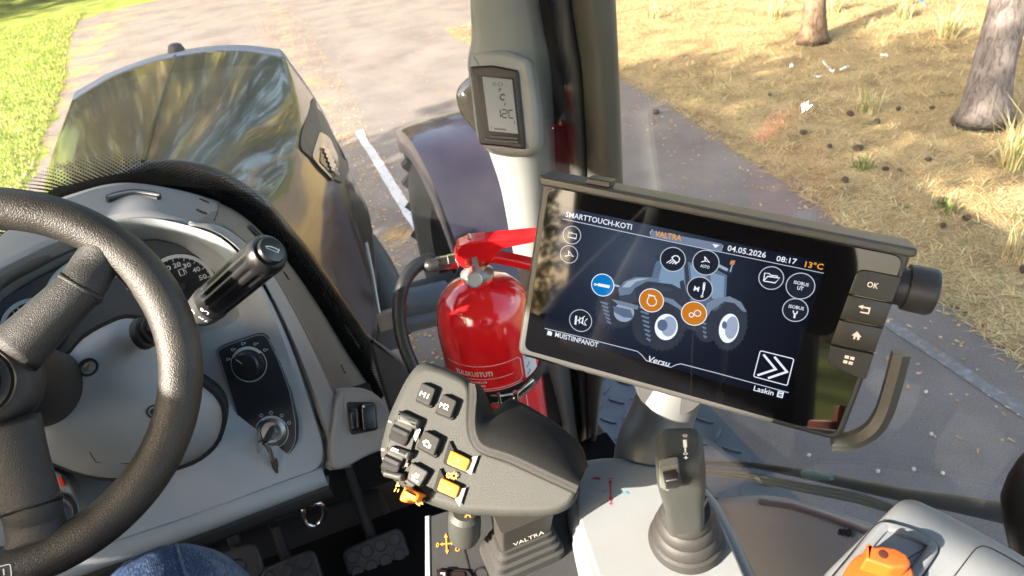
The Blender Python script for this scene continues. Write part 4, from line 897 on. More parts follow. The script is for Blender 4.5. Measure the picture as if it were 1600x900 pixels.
# ================================================================== steering wheel
SW = thing('steering_wheel', 'worn black steering wheel with thick leathery rim and two visible spokes', 'steering wheel', WF.o)
M_rim = mat('worn_rim_foam', (.033, .031, .027), .44, grain=1, gs=620, var=.35, vs=16, spec=.5, gd=.0008)
M_spk = mat('spoke_grained_foam', (.026, .0255, .025), .42, grain=1, gs=950, var=.15, vs=25, spec=.5, gd=.0009)
RM, RT = .1845, .0225
bm = B(); seg = 96; L = []
for i in range(seg):
    a = 2*math.pi*i/seg; c = WF.pt(RM*math.cos(a), RM*math.sin(a)); rd = WF.u*math.cos(a)+WF.v*math.sin(a)
    L.append([c+rd*RT*math.cos(2*math.pi*j/20)+WF.n*RT*.93*math.sin(2*math.pi*j/20) for j in range(20)])
L.append(L[0]); vs = rings(bm, L, False, False); bmesh.ops.remove_doubles(bm, verts=bm.verts, dist=1e-6); obj('rim', bm, M_rim, SW, smooth='all')
def spoke(p_hub, p_mid, p_rim, w0, w1, w2, name='spoke'):
    h, m, r = (V(WF.loc(*p)) for p in (p_hub, p_mid, p_rim)); pts = [h, h.lerp(m, .5), m, m.lerp(r, .45), m.lerp(r, .85), r+(r-m)*.05]
    ws_ = [w0, (w0+w1)/2*.97, w1, w1*.98, w2, w2*1.5]; ts = [.022, .02, .0185, .017, .018, .012]; cz = [.014, .012, .008, .002, 0, 0]
    path = [WF.pt(p.x, p.y, c) for p, c in zip(pts, cz)]; bm = B()
    pc = cat(path, 5); rs = [(a_, b_) for a_, b_ in zip([q.x for q in cat([V((w_, 0)) for w_ in ts], 5)], [q.x for q in cat([V((w_, 0)) for w_ in ws_], 5)])]
    tube(bm, pc, rs, 24, up=WF.n, caps=True); s = obj(name, bm, M_spk, SW, smooth='all')
    d = (r-h).normalized(); mm = h.lerp(m, 1.0); bm = B(); cpath = [mm-d*.0035, mm+d*.0005, mm+d*.005]
    tube(bm, [WF.pt(p.x, p.y, .008) for p in cpath], [(ts[2]*.9, w1*.99), (ts[2]*1.05, w1*1.045), (ts[2]*.95, w1*1.0)], 28, up=WF.n); obj('spoke_band', bm, M_spk, SW, smooth='all')
spoke((28, 555), (128, 452), (172, 374), .0285, .0235, .022)
spoke((15, 660), (52, 785), (60, 850), .033, .0275, .029)
spoke((-60, 610), (-185, 640), (-290, 670), .034, .029, .03)
bm = B(); hb_ = [(.052, -.012), (.056, 0), (.054, .012), (.046, .021), (.037, .024), (.0365, .0225), (.034, .0225), (.0335, .026), (.020, .0285), (.001, .029)]
lathe(bm, WF.o, WN, hb_, 48); hub = obj('hub', bm, M_spk, SW)
bm = B(); lathe(bm, WF.o, WN, [(.0375, .0235), (.0382, .0248), (.0372, .0262), (.0362, .0245)], 48, cap0=False, cap1=False); obj('hub_ring', bm, mat('ring_gold_grey', (.18, .16, .13), .35, .5), SW)
bm = B(); lathe(bm, WF.o, WN, [(.026, .026), (.026, .0315), (.022, .033), (.001, .0335)], 40); hc = obj('hub_cap', bm, mat('cap_gloss', (.015, .014, .012), .25, dust=.5), SW)
ik = Ink(Fr(WF.pt(0, 0, .0338), WN, u=WF.u), 0); ik.line([(.004, -.006), (.012, -.003)], .002); ik.line([(.006, -.011), (.012, -.009)], .0015); ik.done('hub_emblem', M_pgrey, hc)
bm = B(); lathe(bm, WF.o-WN*.005, -WN, [(.05, 0), (.056, .02), (.056, .06), (.05, .1), (.045, .22)], 40); obj('column_collar', bm, mat('collar_black', (.012, .012, .013), .6), SW)
# printed badge on the lower rim
q = WF.loc(8, 876); rb_ = V(q).normalized(); fb = Fr(WF.pt(*(rb_*RM), 0)+WN*RT*.93, WN, u=WF.u*-rb_.y+WF.v*rb_.x)
ik = Ink(fb, .0008); ik.line(rnd([(-.012, -.006), (.012, -.006), (.012, .006), (-.012, .006)], .002), .001, True); [ik.line([(x, -.003), (x, .003)], .0012) for x in (-.006, -.002, .002, .006)]; ik.done('rim_badge', M_pgrey, SW)

# ================================================================== pillar display
PDo = P(777, 168, y=1.112); FD = Fr(PDo, (-.50, -.80, .33), up=(0, 0, 1)); PD_ = thing('pillar_display', 'small grey liquid crystal gear display in a black frame on the cab pillar', 'display', PDo)
bm = B(); prism(bm, FD, rnd(FD.locs([(729, 90), (735, 76), (790, 78), (828, 92), (840, 170), (842, 232), (828, 246), (795, 246), (762, 240), (743, 214)], -.006), .012), -.05, -.003, .011, 5); obj('display_housing', bm, M_trim, PD_)
bm = B(); od = rnd(FD.locs([(734, 104), (770, 102), (809, 110), (821, 234), (785, 229), (750, 226)]), .004); prism(bm, FD, od, -.02, .004, .004); fr_ = obj('frame', bm, mat('display_frame_black', (.014, .013, .015), .4, grain=.3), PD_)
bm = B(); prism(bm, FD, FD.locs([(744, 117), (803, 122), (815, 226), (760, 220)], .004), .003, .0046, .0005); obj('inner_bezel', bm, mat('bezel_black', (.005, .005, .006), .5), PD_)
bm = B(); prism(bm, FD, FD.locs([(753.5, 119.5), (800, 124.5), (809.5, 209), (764.5, 204.5)], .005), .0046, .0055); lc = obj('lcd', bm, mat('lcd_grey', (.23, .255, .27), .22), PD_)
ik = Ink(FD, .0058)
ik.tpx('60', (769, 134), (785, 136), (768, 126), -.02); ik.tpx('P', (779, 143.5), (783, 144), (778.5, 137.5), .02); ik.tpx('C', (780, 156), (788, 157), (779, 146), .05)
ik.tpx('F', (787.5, 165.5), (790.5, 166), (787, 160), .01)
def seg7(cell, ch):
    (ax_, ay), (bx, by), (cx_, cy_) = cell; A, Bq, C = V((ax_, ay)), V((bx, by)), V((cx_, cy_)); U, W = Bq-A, C-A
    on = {'1': 'bc', '2': 'abged', 'C': 'afed'}[ch]; g = {'a': ((0, 1), (1, 1)), 'b': ((1, 1), (1, .5)), 'c': ((1, .5), (1, 0)), 'd': ((0, 0), (1, 0)), 'e': ((0, 0), (0, .5)), 'f': ((0, .5), (0, 1)), 'g': ((0, .5), (1, .5))}
    for s in on:
        (x0, y0), (x1, y1) = g[s]; d = .08; xa, xb = x0+(x1-x0)*d, x1-(x1-x0)*d; ya, yb = y0+(y1-y0)*d, y1-(y1-y0)*d; ik.lpx([tuple(A+U*xa+W*ya), tuple(A+U*xb+W*yb)], .0022)
seg7(((776, 183), (782.5, 183.5), (775, 170.5)), '1'); seg7(((785, 183.5), (792.5, 184), (784, 171.2)), '2'); seg7(((795.5, 184.2), (802.5, 184.6), (794.5, 172)), 'C')
ik.lpx([(804, 189), (804.6, 195)], .001)
for k in range(7): ik.lpx([(773.5+k*2.7, 202.5+k*.25), (773.3+k*2.7, 199.6+k*.25)], .0022)
ik.lpx([(768, 197), (767.5, 202)], .0007); ik.lpx([(768, 197), (770, 198)], .0007)
ik.done('segments', mat('lcd_black', (.02, .022, .026), .3), lc)
bm = B(); prism(bm, FD, rnd(FD.locs([(765, 211), (808, 215), (809, 218.5), (766, 214.5)], .006), .001), .004, .0075, .001); prism(bm, FD, rnd(FD.locs([(757, 216), (809, 221), (810, 224.5), (759, 220)], .006), .001), .004, .0075, .001); obj('bezel_rib', bm, mat('rib_grey', (.10, .10, .105), .35), PD_)

# ================================================================== fire extinguisher
EX = V((.575, .935, 1.42)); E_ = thing('fire_extinguisher', 'red fire extinguisher strapped upright at the foot of the cab pillar', 'fire extinguisher', EX)
M_ered = mat('extinguisher_red', (.82, .014, .018), .16, coat=1, var=.12, vs=18)
RB = .081; ZT = .50
bm = B(); lathe(bm, EX, (0, 0, 1), [(.05, -.02), (RB*.96, -.015), (RB, .0), (RB, ZT-.085), (RB*.985, ZT-.062), (RB*.94, ZT-.042), (RB*.85, ZT-.024), (RB*.70, ZT-.010), (RB*.5, ZT-.001), (RB*.36, ZT+.003), (.023, ZT+.006), (.022, ZT+.016)], 64); obj('cylinder', bm, M_ered, E_)
M_alu = mat('cast_aluminium', (.5, .49, .46), .38, .85, grain=.4, var=.15)
vt = EX+V((0, 0, ZT+.016))
bm = B(); lathe(bm, vt, (0, 0, 1), [(.0265, -.002), (.0265, .004), (.022, .008), (.016, .012), (.0155, .04), (.012, .042)], 32); va = obj('valve', bm, M_alu, E_)
gd_ = (V((CAM.x, CAM.y, 0))-V((EX.x, EX.y, 0))).normalized(); gs_ = V((gd_.y, -gd_.x, 0)); gs_ = gs_ if gs_.x > 0 else -gs_
bm = B(); tube(bm, [vt+V((0, 0, .02)), vt+V((0, 0, .012))+gd_*.035-gs_*.006], .009, 12); lathe(bm, vt+V((0, 0, .012))+gd_*.033-gs_*.006, gd_+V((0, 0, .4)), [(.011, 0), (.0125, .004), (.0125, .012), (.0105, .013), (.0105, .011)], 28); obj('pressure_gauge', bm, M_alu, va)
ik = Ink(Fr(vt+V((0, 0, .0165))+gd_*.0432-gs_*.006, gd_+V((0, 0, .4))), 0); ik.disc((0, 0), .0098); ik.done('gauge_glass', mat('gauge_pale', (.5, .55, .52), .2), va)
# handles: the hose is on the left, the levers reach to the right
lv = Fr(vt+V((0, 0, .027)), gd_, up=(0, 0, 1)); lv = Fr(lv.o, gd_, u=gs_)
bm = B(); prism(bm, lv, rnd([(-.03, .012), (-.022, .034), (.0, .04), (.035, .037), (.115, .030), (.118, .020), (.045, .018), (.03, .004), (.018, -.008), (-.018, -.006)], .004), -.015, .015, .003, bev0=.003); obj('squeeze_lever', bm, M_ered, E_)
bm = B(); prism(bm, lv, rnd([(.008, -.004), (.03, -.006), (.105, -.040), (.11, -.034), (.103, -.026), (.035, .006), (.01, .008)], .003), -.014, .014, .003, bev0=.003); obj('carry_handle', bm, M_ered, E_)
bm = B(); tube(bm, [lv.pt(-.012, .004, .02), lv.pt(-.012, .004, -.02)], .003, 8); tube(bm, [lv.pt(.012, .0, .02), lv.pt(.012, .0, -.02)], .0028, 8); tube(bm, [lv.pt(-.002, .04, 0), lv.pt(-.002, .046, 0)], [.004, .002], 8); obj('safety_pin', bm, mat('pin_brass', (.7, .45, .3), .3, .9), E_)
hs = lv.pt(-.022, .004); hx = -gs_
bm = B(); lathe(bm, hs, hx, [(.0105, -.01), (.0105, .004), (.0125, .005), (.0125, .018), (.0115, .019), (.0115, .036), (.0095, .037)], 6); obj('hose_ferrule', bm, M_chrome, E_, smooth=20)
hp = [hs+hx*.03, hs+hx*.05, P(672, 405, d=1.10), P(648, 418, d=1.085), P(630, 445, d=1.07), P(623, 485, d=1.07), P(629, 530, d=1.075), P(646, 575, d=1.08), P(672, 625, d=1.09), P(705, 690, d=1.11)]
bm = B(); tube(bm, cat(hp, 6), .0105, 16); obj('hose', bm, mat('hose_black', (.018, .018, .019), .42, grain=.3), E_, smooth='all')
# printed label on the cylinder
ca_ = math.atan2(CAM.y-EX.y, CAM.x-EX.x)
LM = lambda a_, b_, c_: EX+V(((RB+c_)*math.cos(ca_+a_/RB), (RB+c_)*math.sin(ca_+a_/RB), b_))
def band(ik, a0, a1, b0, b1, n=20):
    for i in range(n):
        x0, x1 = a0+(a1-a0)*i/n, a0+(a1-a0)*(i+1)/n; ik.poly([(x0, b0), (x1, b0), (x1, b1), (x0, b1)])
ik = Ink(LM, .0006); zb = .395
def hl(z, a0, a1, w=.0011): ik.line([(a0+(a1-a0)*i/30, z) for i in range(31)], w)
hl(zb, -.085, .041); hl(zb-.026, -.075, .03); hl(zb-.046, -.085, .041); hl(zb-.05, -.075, .043); 
ik.line([(.041, zb), (.046, zb-.006), (.046, zb-.04), (.041, zb-.046)], .0011); ik.line([(.043, zb-.05), (.047, zb-.055), (.047, zb-.17)], .0011)
ik.text('TULEKUSTUTI', (-.068, zb-.020), (-.004, zb-.020), .0085, .02)
r_ = random.Random(4)
def marks(z, a0, a1, h):
    x = a0
    while x < a1: w_ = .0012+.002*r_.random(); band(ik, x, x+w_, z, z+h*(.7+.3*r_.random()), 1); x += w_+.0012
marks(zb-.034, -.055, -.015, .004); marks(zb-.041, -.048, -.02, .0035); marks(zb-.068, -.055, .018, .005); marks(zb-.118, -.01, .01, .004); marks(zb-.05, -.082, -.07, .004); marks(zb-.06, -.08, -.07, .004)
ik.done('label_print', mat('label_white', (.75, .7, .7), .4), E_)
ik = Ink(LM, .0004); band(ik, -.004, .017, zb-.158, zb-.128, 4); ik.done('sticker', mat('sticker_white', (.72, .76, .8), .4), E_); ik = Ink(LM, .0004); band(ik, .052, .085, zb-.05, zb+.012, 6); ik.done('sticker', mat('sticker_white', (.72, .76, .8), .4), E_)
ik = Ink(LM, .0008); ik.ring((.007, zb-.143), .004, .002, 10); [ik.line([(.056, z), (.064, z+.004), (.062, z+.008)], .002) for z in (zb-.045, zb-.03, zb-.012)]; ik.done('sticker_print', mat('ink_blue', (.08, .11, .3), .5), E_)
# strap with its over-centre buckle
bm = B(); zs = zb-.064
rings(bm, [[EX+V(((RB+o_)*math.cos(t), (RB+o_)*math.sin(t), z)) for t in [2*math.pi*i/60 for i in range(60)]] for o_, z in ((.0005, zs-.012), (.003, zs-.012), (.003, zs+.012), (.0005, zs+.012))], False, False); obj('strap', bm, mat('strap_black', (.012, .013, .015), .5), E_)
bm = B(); c0 = LM(.006, zs, .007)
def lp(a_, b_, c_): return LM(a_, zs+b_, c_)
tube(bm, [lp(-.012, .008, .006), lp(.004, .008, .009), lp(.022, .005, .010), lp(.022, -.004, .010), lp(.004, -.008, .009), lp(-.012, -.008, .006)], .0022, 8)
tube(bm, [lp(.02, .002, .010), lp(.035, .010, .012), lp(.055, .014, .012), lp(.062, .006, .011), (lp(.05, .0, .011)), lp(.028, -.006, .011)], .003, 8)
tube(bm, [lp(.024, -.01, .012), lp(.024, .01, .012)], .0045, 10); tube(bm, [lp(.0, -.013, .008), lp(.0, .013, .008)], .003, 10)
obj('buckle', bm, mat('buckle_chrome', (.7, .69, .66), .18, 1), E_)
bm = B(); box(bm, EX+V((.02, .03, -.03)), .14, .16, .03, bev=.006); box(bm, EX+V((.05, .085, .1)), .06, .03, .26, bev=.006); obj('wall_bracket', bm, M_blk, E_)

# ================================================================== foot well
def pedal(p, y, sx, sy, lab, nx, ny, name='brake_pedal'):
    o = P(*p, y=y); f = Fr(o, (-.05, -.72, .70), u=(1, .05, .0)); t = thing(name, lab, 'pedal', o); bm = B(); prism(bm, f, rnd([(-sx/2, -sy/2), (sx/2, -sy/2), (sx/2, sy/2), (-sx/2, sy/2)], .02, 5), -.014, 0, .005, bev0=.004); obj('pedal_pad', bm, mat('pedal_rubber', (.032, .033, .037), .5, grain=.5), t)
    me = None
    for i in range(nx):
        for j in range(ny):
            x, y_ = (i-(nx-1)/2)*sx/(nx+.3), (j-(ny-1)/2)*sy/(ny+.3)
            if me is None: bm = B(); lathe(bm, f.pt(x, y_), f.n, [(.0125, -.002), (.0125, .002), (.010, .004), (.0075, .0035), (.001, .0035)], 18); s = obj('pedal_stud', bm, MATS['pedal_rubber'], t); me = s; ref = f.pt(x, y_)
            else: s = me.copy(); COL.objects.link(s); s.parent = t; s.location = f.pt(x, y_)-ref
    bm = B(); tube(bm, [f.pt(0, sy*.3, -.012), f.pt(.0, sy*.5, -.03), f.pt(0, sy*.9, -.02), f.pt(0, .30, .01)], .011, 10); obj('pedal_arm', bm, M_blk, t); return t
pedal((592, 880), .98, .125, .10, 'dark studded pedal on the right of the foot well, nearest the lever panel', 4, 3)
pedal((455, 915), .95, .115, .095, 'dark studded pedal left of the other studded one, cut by the photo edge', 3, 3)
pedal((372, 885), .90, .075, .06, 'small smooth black pedal beside the jeans knee', 1, 1, 'clutch_pedal')
HK = thing('coat_hook', 'bright steel loop hook under the edge of the dashboard', 'hook', P(490, 800, y=.93))
bm = B(); hkp = [P(466, 797, y=.95), P(473, 794, y=.935), P(474, 808, y=.93), P(480, 820, y=.925), P(492, 821, y=.925), P(503, 813, y=.925), P(507, 800, y=.925), P(503, 789, y=.925), P(494, 786, y=.925), P(487, 788, y=.93)]; tube(bm, cat(hkp, 5), .0042, 10); obj('hook_loop', bm, M_chrome, HK)
bm = B(); tube(bm, [P(432, 812, y=.95), P(468, 797, y=.95)], .005, 8); box(bm, P(440, 806, y=.97), .05, .02, .03, bev=.004); obj('hook_bar', bm, M_blk, HK)

# ================================================================== person: jeans, knees under the wheel
def person():
    kn_ = P(238, 925, y=.52); me = bpy.data.meshes.new('person')
    chains = []                                    # (points, radii): every chain starts on a vertex that already exists
    pel = V((0, -.10, 1.94))
    pts, ed, rad = [pel], [], [.125]
    def chain(start, ps, rs):
        k = start
        for q, r in zip(ps, rs): pts.append(V(q)); rad.append(r); ed.append((k, len(pts)-1)); k = len(pts)-1
        return k
    chain(0, [(.11, -.03, 1.92), (.125, .2, 1.93), kn_+V((0, -.06, -.012)), kn_+V((0, .005, -.008)), kn_+V((.005, .05, -.09)), (kn_.x+.03, .62, 1.62), (kn_.x+.05, .72, 1.42), (kn_.x+.06, .76, 1.375), (kn_.x+.075, .87, 1.365)], [.11, .086, .068, .062, .060, .06, .05, .046, .038])
    chain(0, [(-.11, -.03, 1.92), (-.14, .2, 1.93), (-.17, .47, 1.93), (-.172, .52, 1.92), (-.175, .56, 1.83), (-.18, .62, 1.62), (-.19, .70, 1.42), (-.19, .73, 1.375), (-.2, .85, 1.365)], [.11, .095, .08, .075, .07, .066, .05, .046, .038])
    ch = chain(0, [(-.1, -.2, 2.1), (-.1, -.3, 2.25), (-.1, -.38, 2.38)], [.13, .145, .14])
    nk = chain(ch, [(-.1, -.41, 2.48), (-.1, -.40, 2.55), (-.1, -.385, 2.62), (-.1, -.39, 2.70), (-.1, -.40, 2.745)], [.06, .058, .085, .095, .06])
    def arm(s, ps, hd):
        w_ = chain(ch, [(s*.13-.1, -.40, 2.42), (s*.2-.1, -.39, 2.38)]+ps, [.075, .062, .048, .042, .034, .026, .026, .032])
        f = (V(hd[0])).normalized(); up = V(hd[1]).normalized(); sd_ = f.cross(up); o = pts[w_]
        for q, (off, l) in enumerate(((-.026, .072), (-.009, .082), (.009, .077), (.026, .06))):
            b0 = o+f*.03+sd_*off; chain(w_, [b0, b0+f*l*.45-up*.006, b0+f*l*.7-up*.022, b0+f*l*.85-up*.04], [.010, .009, .0085, .007])
        chain(w_, [o+sd_*-.035*s+f*.0, o+sd_*-.052*s+f*.025-up*.012, o+sd_*-.058*s+f*.045-up*.024], [.012, .010, .008])
    arm(1, [(.2, -.34, 2.27), (.30, -.24, 2.15), (.36, -.2, 2.24), (.375, -.13, 2.34), (.377, -.118, 2.362), (.380, -.10, 2.40)], ((0, .2, 1), (0, 1, -.2)))
    arm(-1, [(-.34, -.27, 2.26), (-.32, -.12, 2.13), (-.23, .0, 2.08), (-.19, .11, 2.06), (-.18, .135, 2.055), (-.17, .18, 2.045)], ((.1, 1, -.05), (0, 0, 1)))
    me.from_pydata(pts, ed, []); o = bpy.data.objects.new('person', me); COL.objects.link(o)
    o.modifiers.new('skin', 'SKIN')
    for i, r in enumerate(rad): me.skin_vertices[0].data[i].radius = (r, r)
    me.skin_vertices[0].data[0].use_root = True; sb_ = o.modifiers.new('sub', 'SUBSURF'); sb_.levels = sb_.render_levels = 2
    dg = bpy.context.evaluated_depsgraph_get(); m2 = bpy.data.meshes.new_from_object(o.evaluated_get(dg)); o.modifiers.clear(); o.data = m2; me = m2; me.name = 'person'
    m, t, b, N, L = nodes('denim'); tc = N('ShaderNodeTexCoord'); b.inputs['Roughness'].default_value = .9; b.inputs['Specular IOR Level'].default_value = .15
    n1 = N('ShaderNodeTexNoise'); n1.inputs['Scale'].default_value = 7; n1.inputs['Detail'].default_value = 5; L(tc.outputs['Object'], n1.inputs['Vector'])
    mp = N('ShaderNodeMapping'); mp.inputs['Scale'].default_value = (900, 120, 900); mp.inputs['Rotation'].default_value = (0, 0, .3); L(tc.outputs['Object'], mp.inputs[0]); n2 = N('ShaderNodeTexNoise'); n2.inputs['Scale'].default_value = 1; n2.inputs['Detail'].default_value = 4; L(mp.outputs[0], n2.inputs['Vector'])
    ad = N('ShaderNodeMath'); ad.operation = 'MULTIPLY_ADD'; L(n2.outputs[0], ad.inputs[0]); ad.inputs[1].default_value = .8; L(n1.outputs[0], ad.inputs[2])
    r = N('ShaderNodeValToRGB'); e = r.color_ramp.elements; e[0].position = .62; e[0].color = (.018, .035, .085, 1); e[1].position = 1.2; e[1].color = (.12, .17, .28, 1); e.new(.9).color = (.035, .062, .13, 1); L(ad.outputs[0], r.inputs[0]); L(r.outputs[0], b.inputs['Base Color'])
    bp = N('ShaderNodeBump'); bp.inputs['Strength'].default_value = .5; bp.inputs['Distance'].default_value = .001; L(n2.outputs[0], bp.inputs['Height'])
    mp3 = N('ShaderNodeMapping'); mp3.inputs['Scale'].default_value = (14, 6, 14); L(tc.outputs['Object'], mp3.inputs[0]); n3 = N('ShaderNodeTexNoise'); n3.inputs['Scale'].default_value = 1.5; n3.inputs['Detail'].default_value = 3; n3.inputs['Distortion'].default_value = .8; L(mp3.outputs[0], n3.inputs['Vector'])
    b3 = N('ShaderNodeBump'); b3.inputs['Strength'].default_value = .7; b3.inputs['Distance'].default_value = .012; L(n3.outputs[0], b3.inputs['Height']); L(bp.outputs[0], b3.inputs['Normal']); L(b3.outputs[0], b.inputs['Normal'])
    for q in (m, mat('jacket_black', (.02, .021, .024), .85, grain=.5, gs=500, var=.2), mat('skin', (.55, .33, .25), .5), mat('shoe_black', (.02, .02, .02), .6), mat('hair_brown', (.07, .045, .03), .7)): me.materials.append(q)
    for f_ in me.polygons:
        c = f_.center; f_.use_smooth = True
        hand = (c.x > .3 and c.y > -.16 and c.z > 2.33) or (c.x < -.1 and c.y > .09 and 1.99 < c.z < 2.15)
        f_.material_index = 4 if (c.z > 2.69 or (c.z > 2.58 and c.y < -.43)) else 2 if (c.z > 2.47 or hand) else 3 if c.z < 1.43 else 1 if (c.z > 2.02 and c.y < .09) else 0
    props(o, 'seated driver in worn blue jeans, right knee under the steering wheel', 'person')
    # seam along the outside of the thigh, found on the skinned surface
    bm = B(); pts_ = []
    for x, y in ((276, 852), (279, 866), (284, 882), (290, 900), (297, 925)):
        l, n, ob = cpt(x, y)
        if ob and ob.name.startswith('person'): pts_.append(l+n*.0006)
    if len(pts_) > 2:
        tube(bm, cat(pts_, 4), .0016, 6); obj('trouser_seam', bm, mat('seam_thread', (.05, .08, .17), .8), o)
    return o
person()
SE = thing('driver_seat', 'dark fabric driver seat under the person', 'seat', (0, -.2, 1.35))
bm = B(); box(bm, (-.06, -.04, 1.775), .5, .52, .1, bev=.03); obj('cushion', bm, M_dgrey, SE); bm = B(); box(bm, (-.13, -.60, 2.27), .34, .1, .96, bev=.03); obj('backrest', bm, M_dgrey, SE); bm = B(); box(bm, (0, -.05, 1.53), .36, .36, .4, bev=.03); obj('pedestal', bm, M_dgrey, SE)

# ================================================================== TOUCH SCREEN TERMINAL
TC = V((.6411, .4346, 2.1434)); FTm = Fr(TC, (-.597, -.738, .309), u=(.73991, -.65111, -.16907))
TM = thing('touchscreen_terminal', 'wide black touch screen terminal on a grey arm with a tractor picture on its display', 'touchscreen', TC)
M_house = mat('terminal_housing', (.042, .042, .041), .42, grain=.35, gs=1500, dust=.25, dustscale=420)
M_scr = mat('screen_glass', (.004, .004, .005), .035, spec=.55, dust=.38, dustscale=330, dcol=(.20, .20, .18))
tl = FTm.locs
body = rnd(tl([(847, 284), (1426, 397), (1313, 692), (807, 555)]), [.006, .006, .012, .010], 5)
bm = B(); prism(bm, FTm, body, -.030, 0, .004, 4, bev0=.008); hous = obj('housing', bm, M_house, TM)
vis = tl([(843, 272), (1434, 388), (1431, 401), (1424, 402), (845, 289)])
bm = B(); prism(bm, FTm, rnd(vis, .0025, 3), -.034, .003, .0025, 3); obj('top_lip', bm, mat('lip_grey', (.06, .061, .063), .4, grain=.35), TM)
bm = B(); prism(bm, FTm, rnd(tl([(916, 286), (954, 293), (956, 283), (918, 277)]), .001), -.018, .004, .001); pbn = obj('power_button', bm, mat('power_black', (.02, .02, .02), .4), TM)
gl_ = rnd(tl([(857, 291), (1414, 401), (1305, 681), (819, 546)], .0004), [.008, .010, .008, .008], 6)
bm = B(); prism(bm, FTm, gl_, -.003, .0012, .0006); scg = obj('screen_glass', bm, M_scr, TM)
ZS = .0014
scr = tl([(876, 322), (1291, 410), (1226, 626), (848, 517)], ZS)
def emit(name, c, s=1.0, rough=.05): return mat(name, (.003, .003, .004), rough, emit=c, es=s)
def grad_mat():
    m, t, b, N, L = nodes('screen_backdrop'); b.inputs['Base Color'].default_value = (.003, .003, .004, 1); b.inputs['Roughness'].default_value = .04
    tc = N('ShaderNodeTexCoord'); mp = N('ShaderNodeVectorMath'); mp.operation = 'SUBTRACT'; L(tc.outputs['Object'], mp.inputs[0])
    c = FTm.pt(*FTm.loc(1000, 400, ZS), ZS)-TC; mp.inputs[1].default_value = c
    ln = N('ShaderNodeVectorMath'); ln.operation = 'LENGTH'; L(mp.outputs[0], ln.inputs[0])
    r = N('ShaderNodeValToRGB'); e = r.color_ramp.elements; e[0].position = 0; e[0].color = (.055, .075, .115, 1); e[1].position = .9; e[1].color = (.0025, .0045, .010, 1); e.new(.35).color = (.017, .026, .048, 1); e.new(.6).color = (.006, .010, .022, 1)
    mr = N('ShaderNodeMapRange'); mr.inputs[2].default_value = .17; L(ln.outputs['Value'], mr.inputs[0]); L(mr.outputs[0], r.inputs[0]); L(r.outputs[0], b.inputs['Emission Color']); b.inputs['Emission Strength'].default_value = .20; return m
ik = Ink(FTm, ZS); ik.poly(scr); disp = ik.done('display', grad_mat(), scg)
E_w = emit('display_white', (.85, .9, 1), .20); E_l = emit('display_line', (.6, .66, .78), .17); E_o = emit('display_orange', (1, .42, .03), .17); E_b = emit('display_blue', (.0, .30, .85), .13); E_ob = emit('display_amber', (.85, .28, .02), .14); E_k = emit('display_dark', (.010, .014, .024), .25)
def layer(k): return Ink(FTm, ZS+.00012*k)
# picture of a tractor, drawn from flat shapes
def shapes(name, col, polys, k, s=1):
    s *= .55
    if len(polys) < 6:
        for p in polys: layer(k).px(p).done(name, emit(name, col, s), disp)
        return
    ik = layer(k)
    for p in polys: ik.px(p)
    ik.done(name, emit(name, col, s), disp, kind='stuff')
def ell(c, a, b_, ang=0, n=30): return [(c[0]+a*math.cos(2*math.pi*i/n)*math.cos(ang)-b_*math.sin(2*math.pi*i/n)*math.sin(ang), c[1]+a*math.cos(2*math.pi*i/n)*math.sin(ang)+b_*math.sin(2*math.pi*i/n)*math.cos(ang)) for i in range(n)]
def lugs(c, a, b_, ang, n, L, w): 
    out = []
    for i in range(n):
        t = 2*math.pi*i/n; f = lambda q, tt: (c[0]+a*q*math.cos(tt)*math.cos(ang)-b_*q*math.sin(tt)*math.sin(ang), c[1]+a*q*math.cos(tt)*math.sin(ang)+b_*q*math.sin(tt)*math.cos(ang)); out.append([f(.93, t-w), f(1+L, t-w*.7), f(1+L, t+w*.7), f(.93, t+w)])
    return out
shapes('picture_tyre', (.024, .030, .044), [ell((1140, 507), 27, 40, .18), ell((1108, 497), 24, 38, .18), ell((1036, 510), 34, 37, .15), ell((1014, 504), 26, 36, .15), ell((968, 485), 26, 28, .3), ell((952, 478), 20, 30, .3)]+lugs((1140, 507), 27, 40, .18, 26, .07, .05)+lugs((1036, 510), 34, 37, .15, 26, .07, .05)+lugs((957, 481), 26, 32, .3, 22, .08, .06), 1, .5)
shapes('picture_tread', (.10, .14, .21), [[(1000+k*1.5, 478+k*7), (1014+k*.5, 482+k*7), (1012+k*.5, 485+k*7), (999+k*1.5, 481+k*7)] for k in range(8)]+[[(938+k*2, 470+k*6), (950+k, 474+k*6), (949+k, 477+k*6), (938+k*2, 473+k*6)] for k in range(6)]+[[(1094+k*1, 488+k*7), (1103+k*.5, 491+k*7), (1102, 494+k*7), (1094+k, 491+k*7)] for k in range(6)], 2, .5)
shapes('picture_rim', (.80, .86, 1.0), [ell((1139, 513), 15.5, 23, .18), ell((1041, 511), 18, 20.5, .15)], 3, .42)
shapes('picture_rim_far', (.28, .33, .46), [ell((975, 488), 16, 15, .2)], 3, .42)
shapes('picture_rim_shade', (.30, .35, .48), [ell((1143, 512), 10, 18, .18), ell((1045, 510), 12, 16, .15)], 3.5, .42)
shapes('picture_hub', (.06, .09, .15), [ell((1035, 508), 8, 9), ell((1033, 508), 3, 3), ell((1132, 508), 4, 6), [(958, 478), (985, 484), (990, 497), (975, 496), (960, 488)]], 4, .6)
shapes('picture_cab', (.08, .12, .19), [[(1030, 404), (1075, 407), (1106, 414), (1136, 430), (1134, 474), (1118, 486), (1092, 482), (1060, 452), (1016, 441), (1024, 412)]], 1, .5)
shapes('picture_cab_glass', (.15, .23, .34), [[(1036, 409), (1068, 411), (1070, 452), (1044, 446), (1028, 440)], [(1110, 425), (1132, 432), (1130, 470), (1112, 466)], [(1078, 413), (1104, 418), (1100, 462), (1082, 456)]], 2, .5)
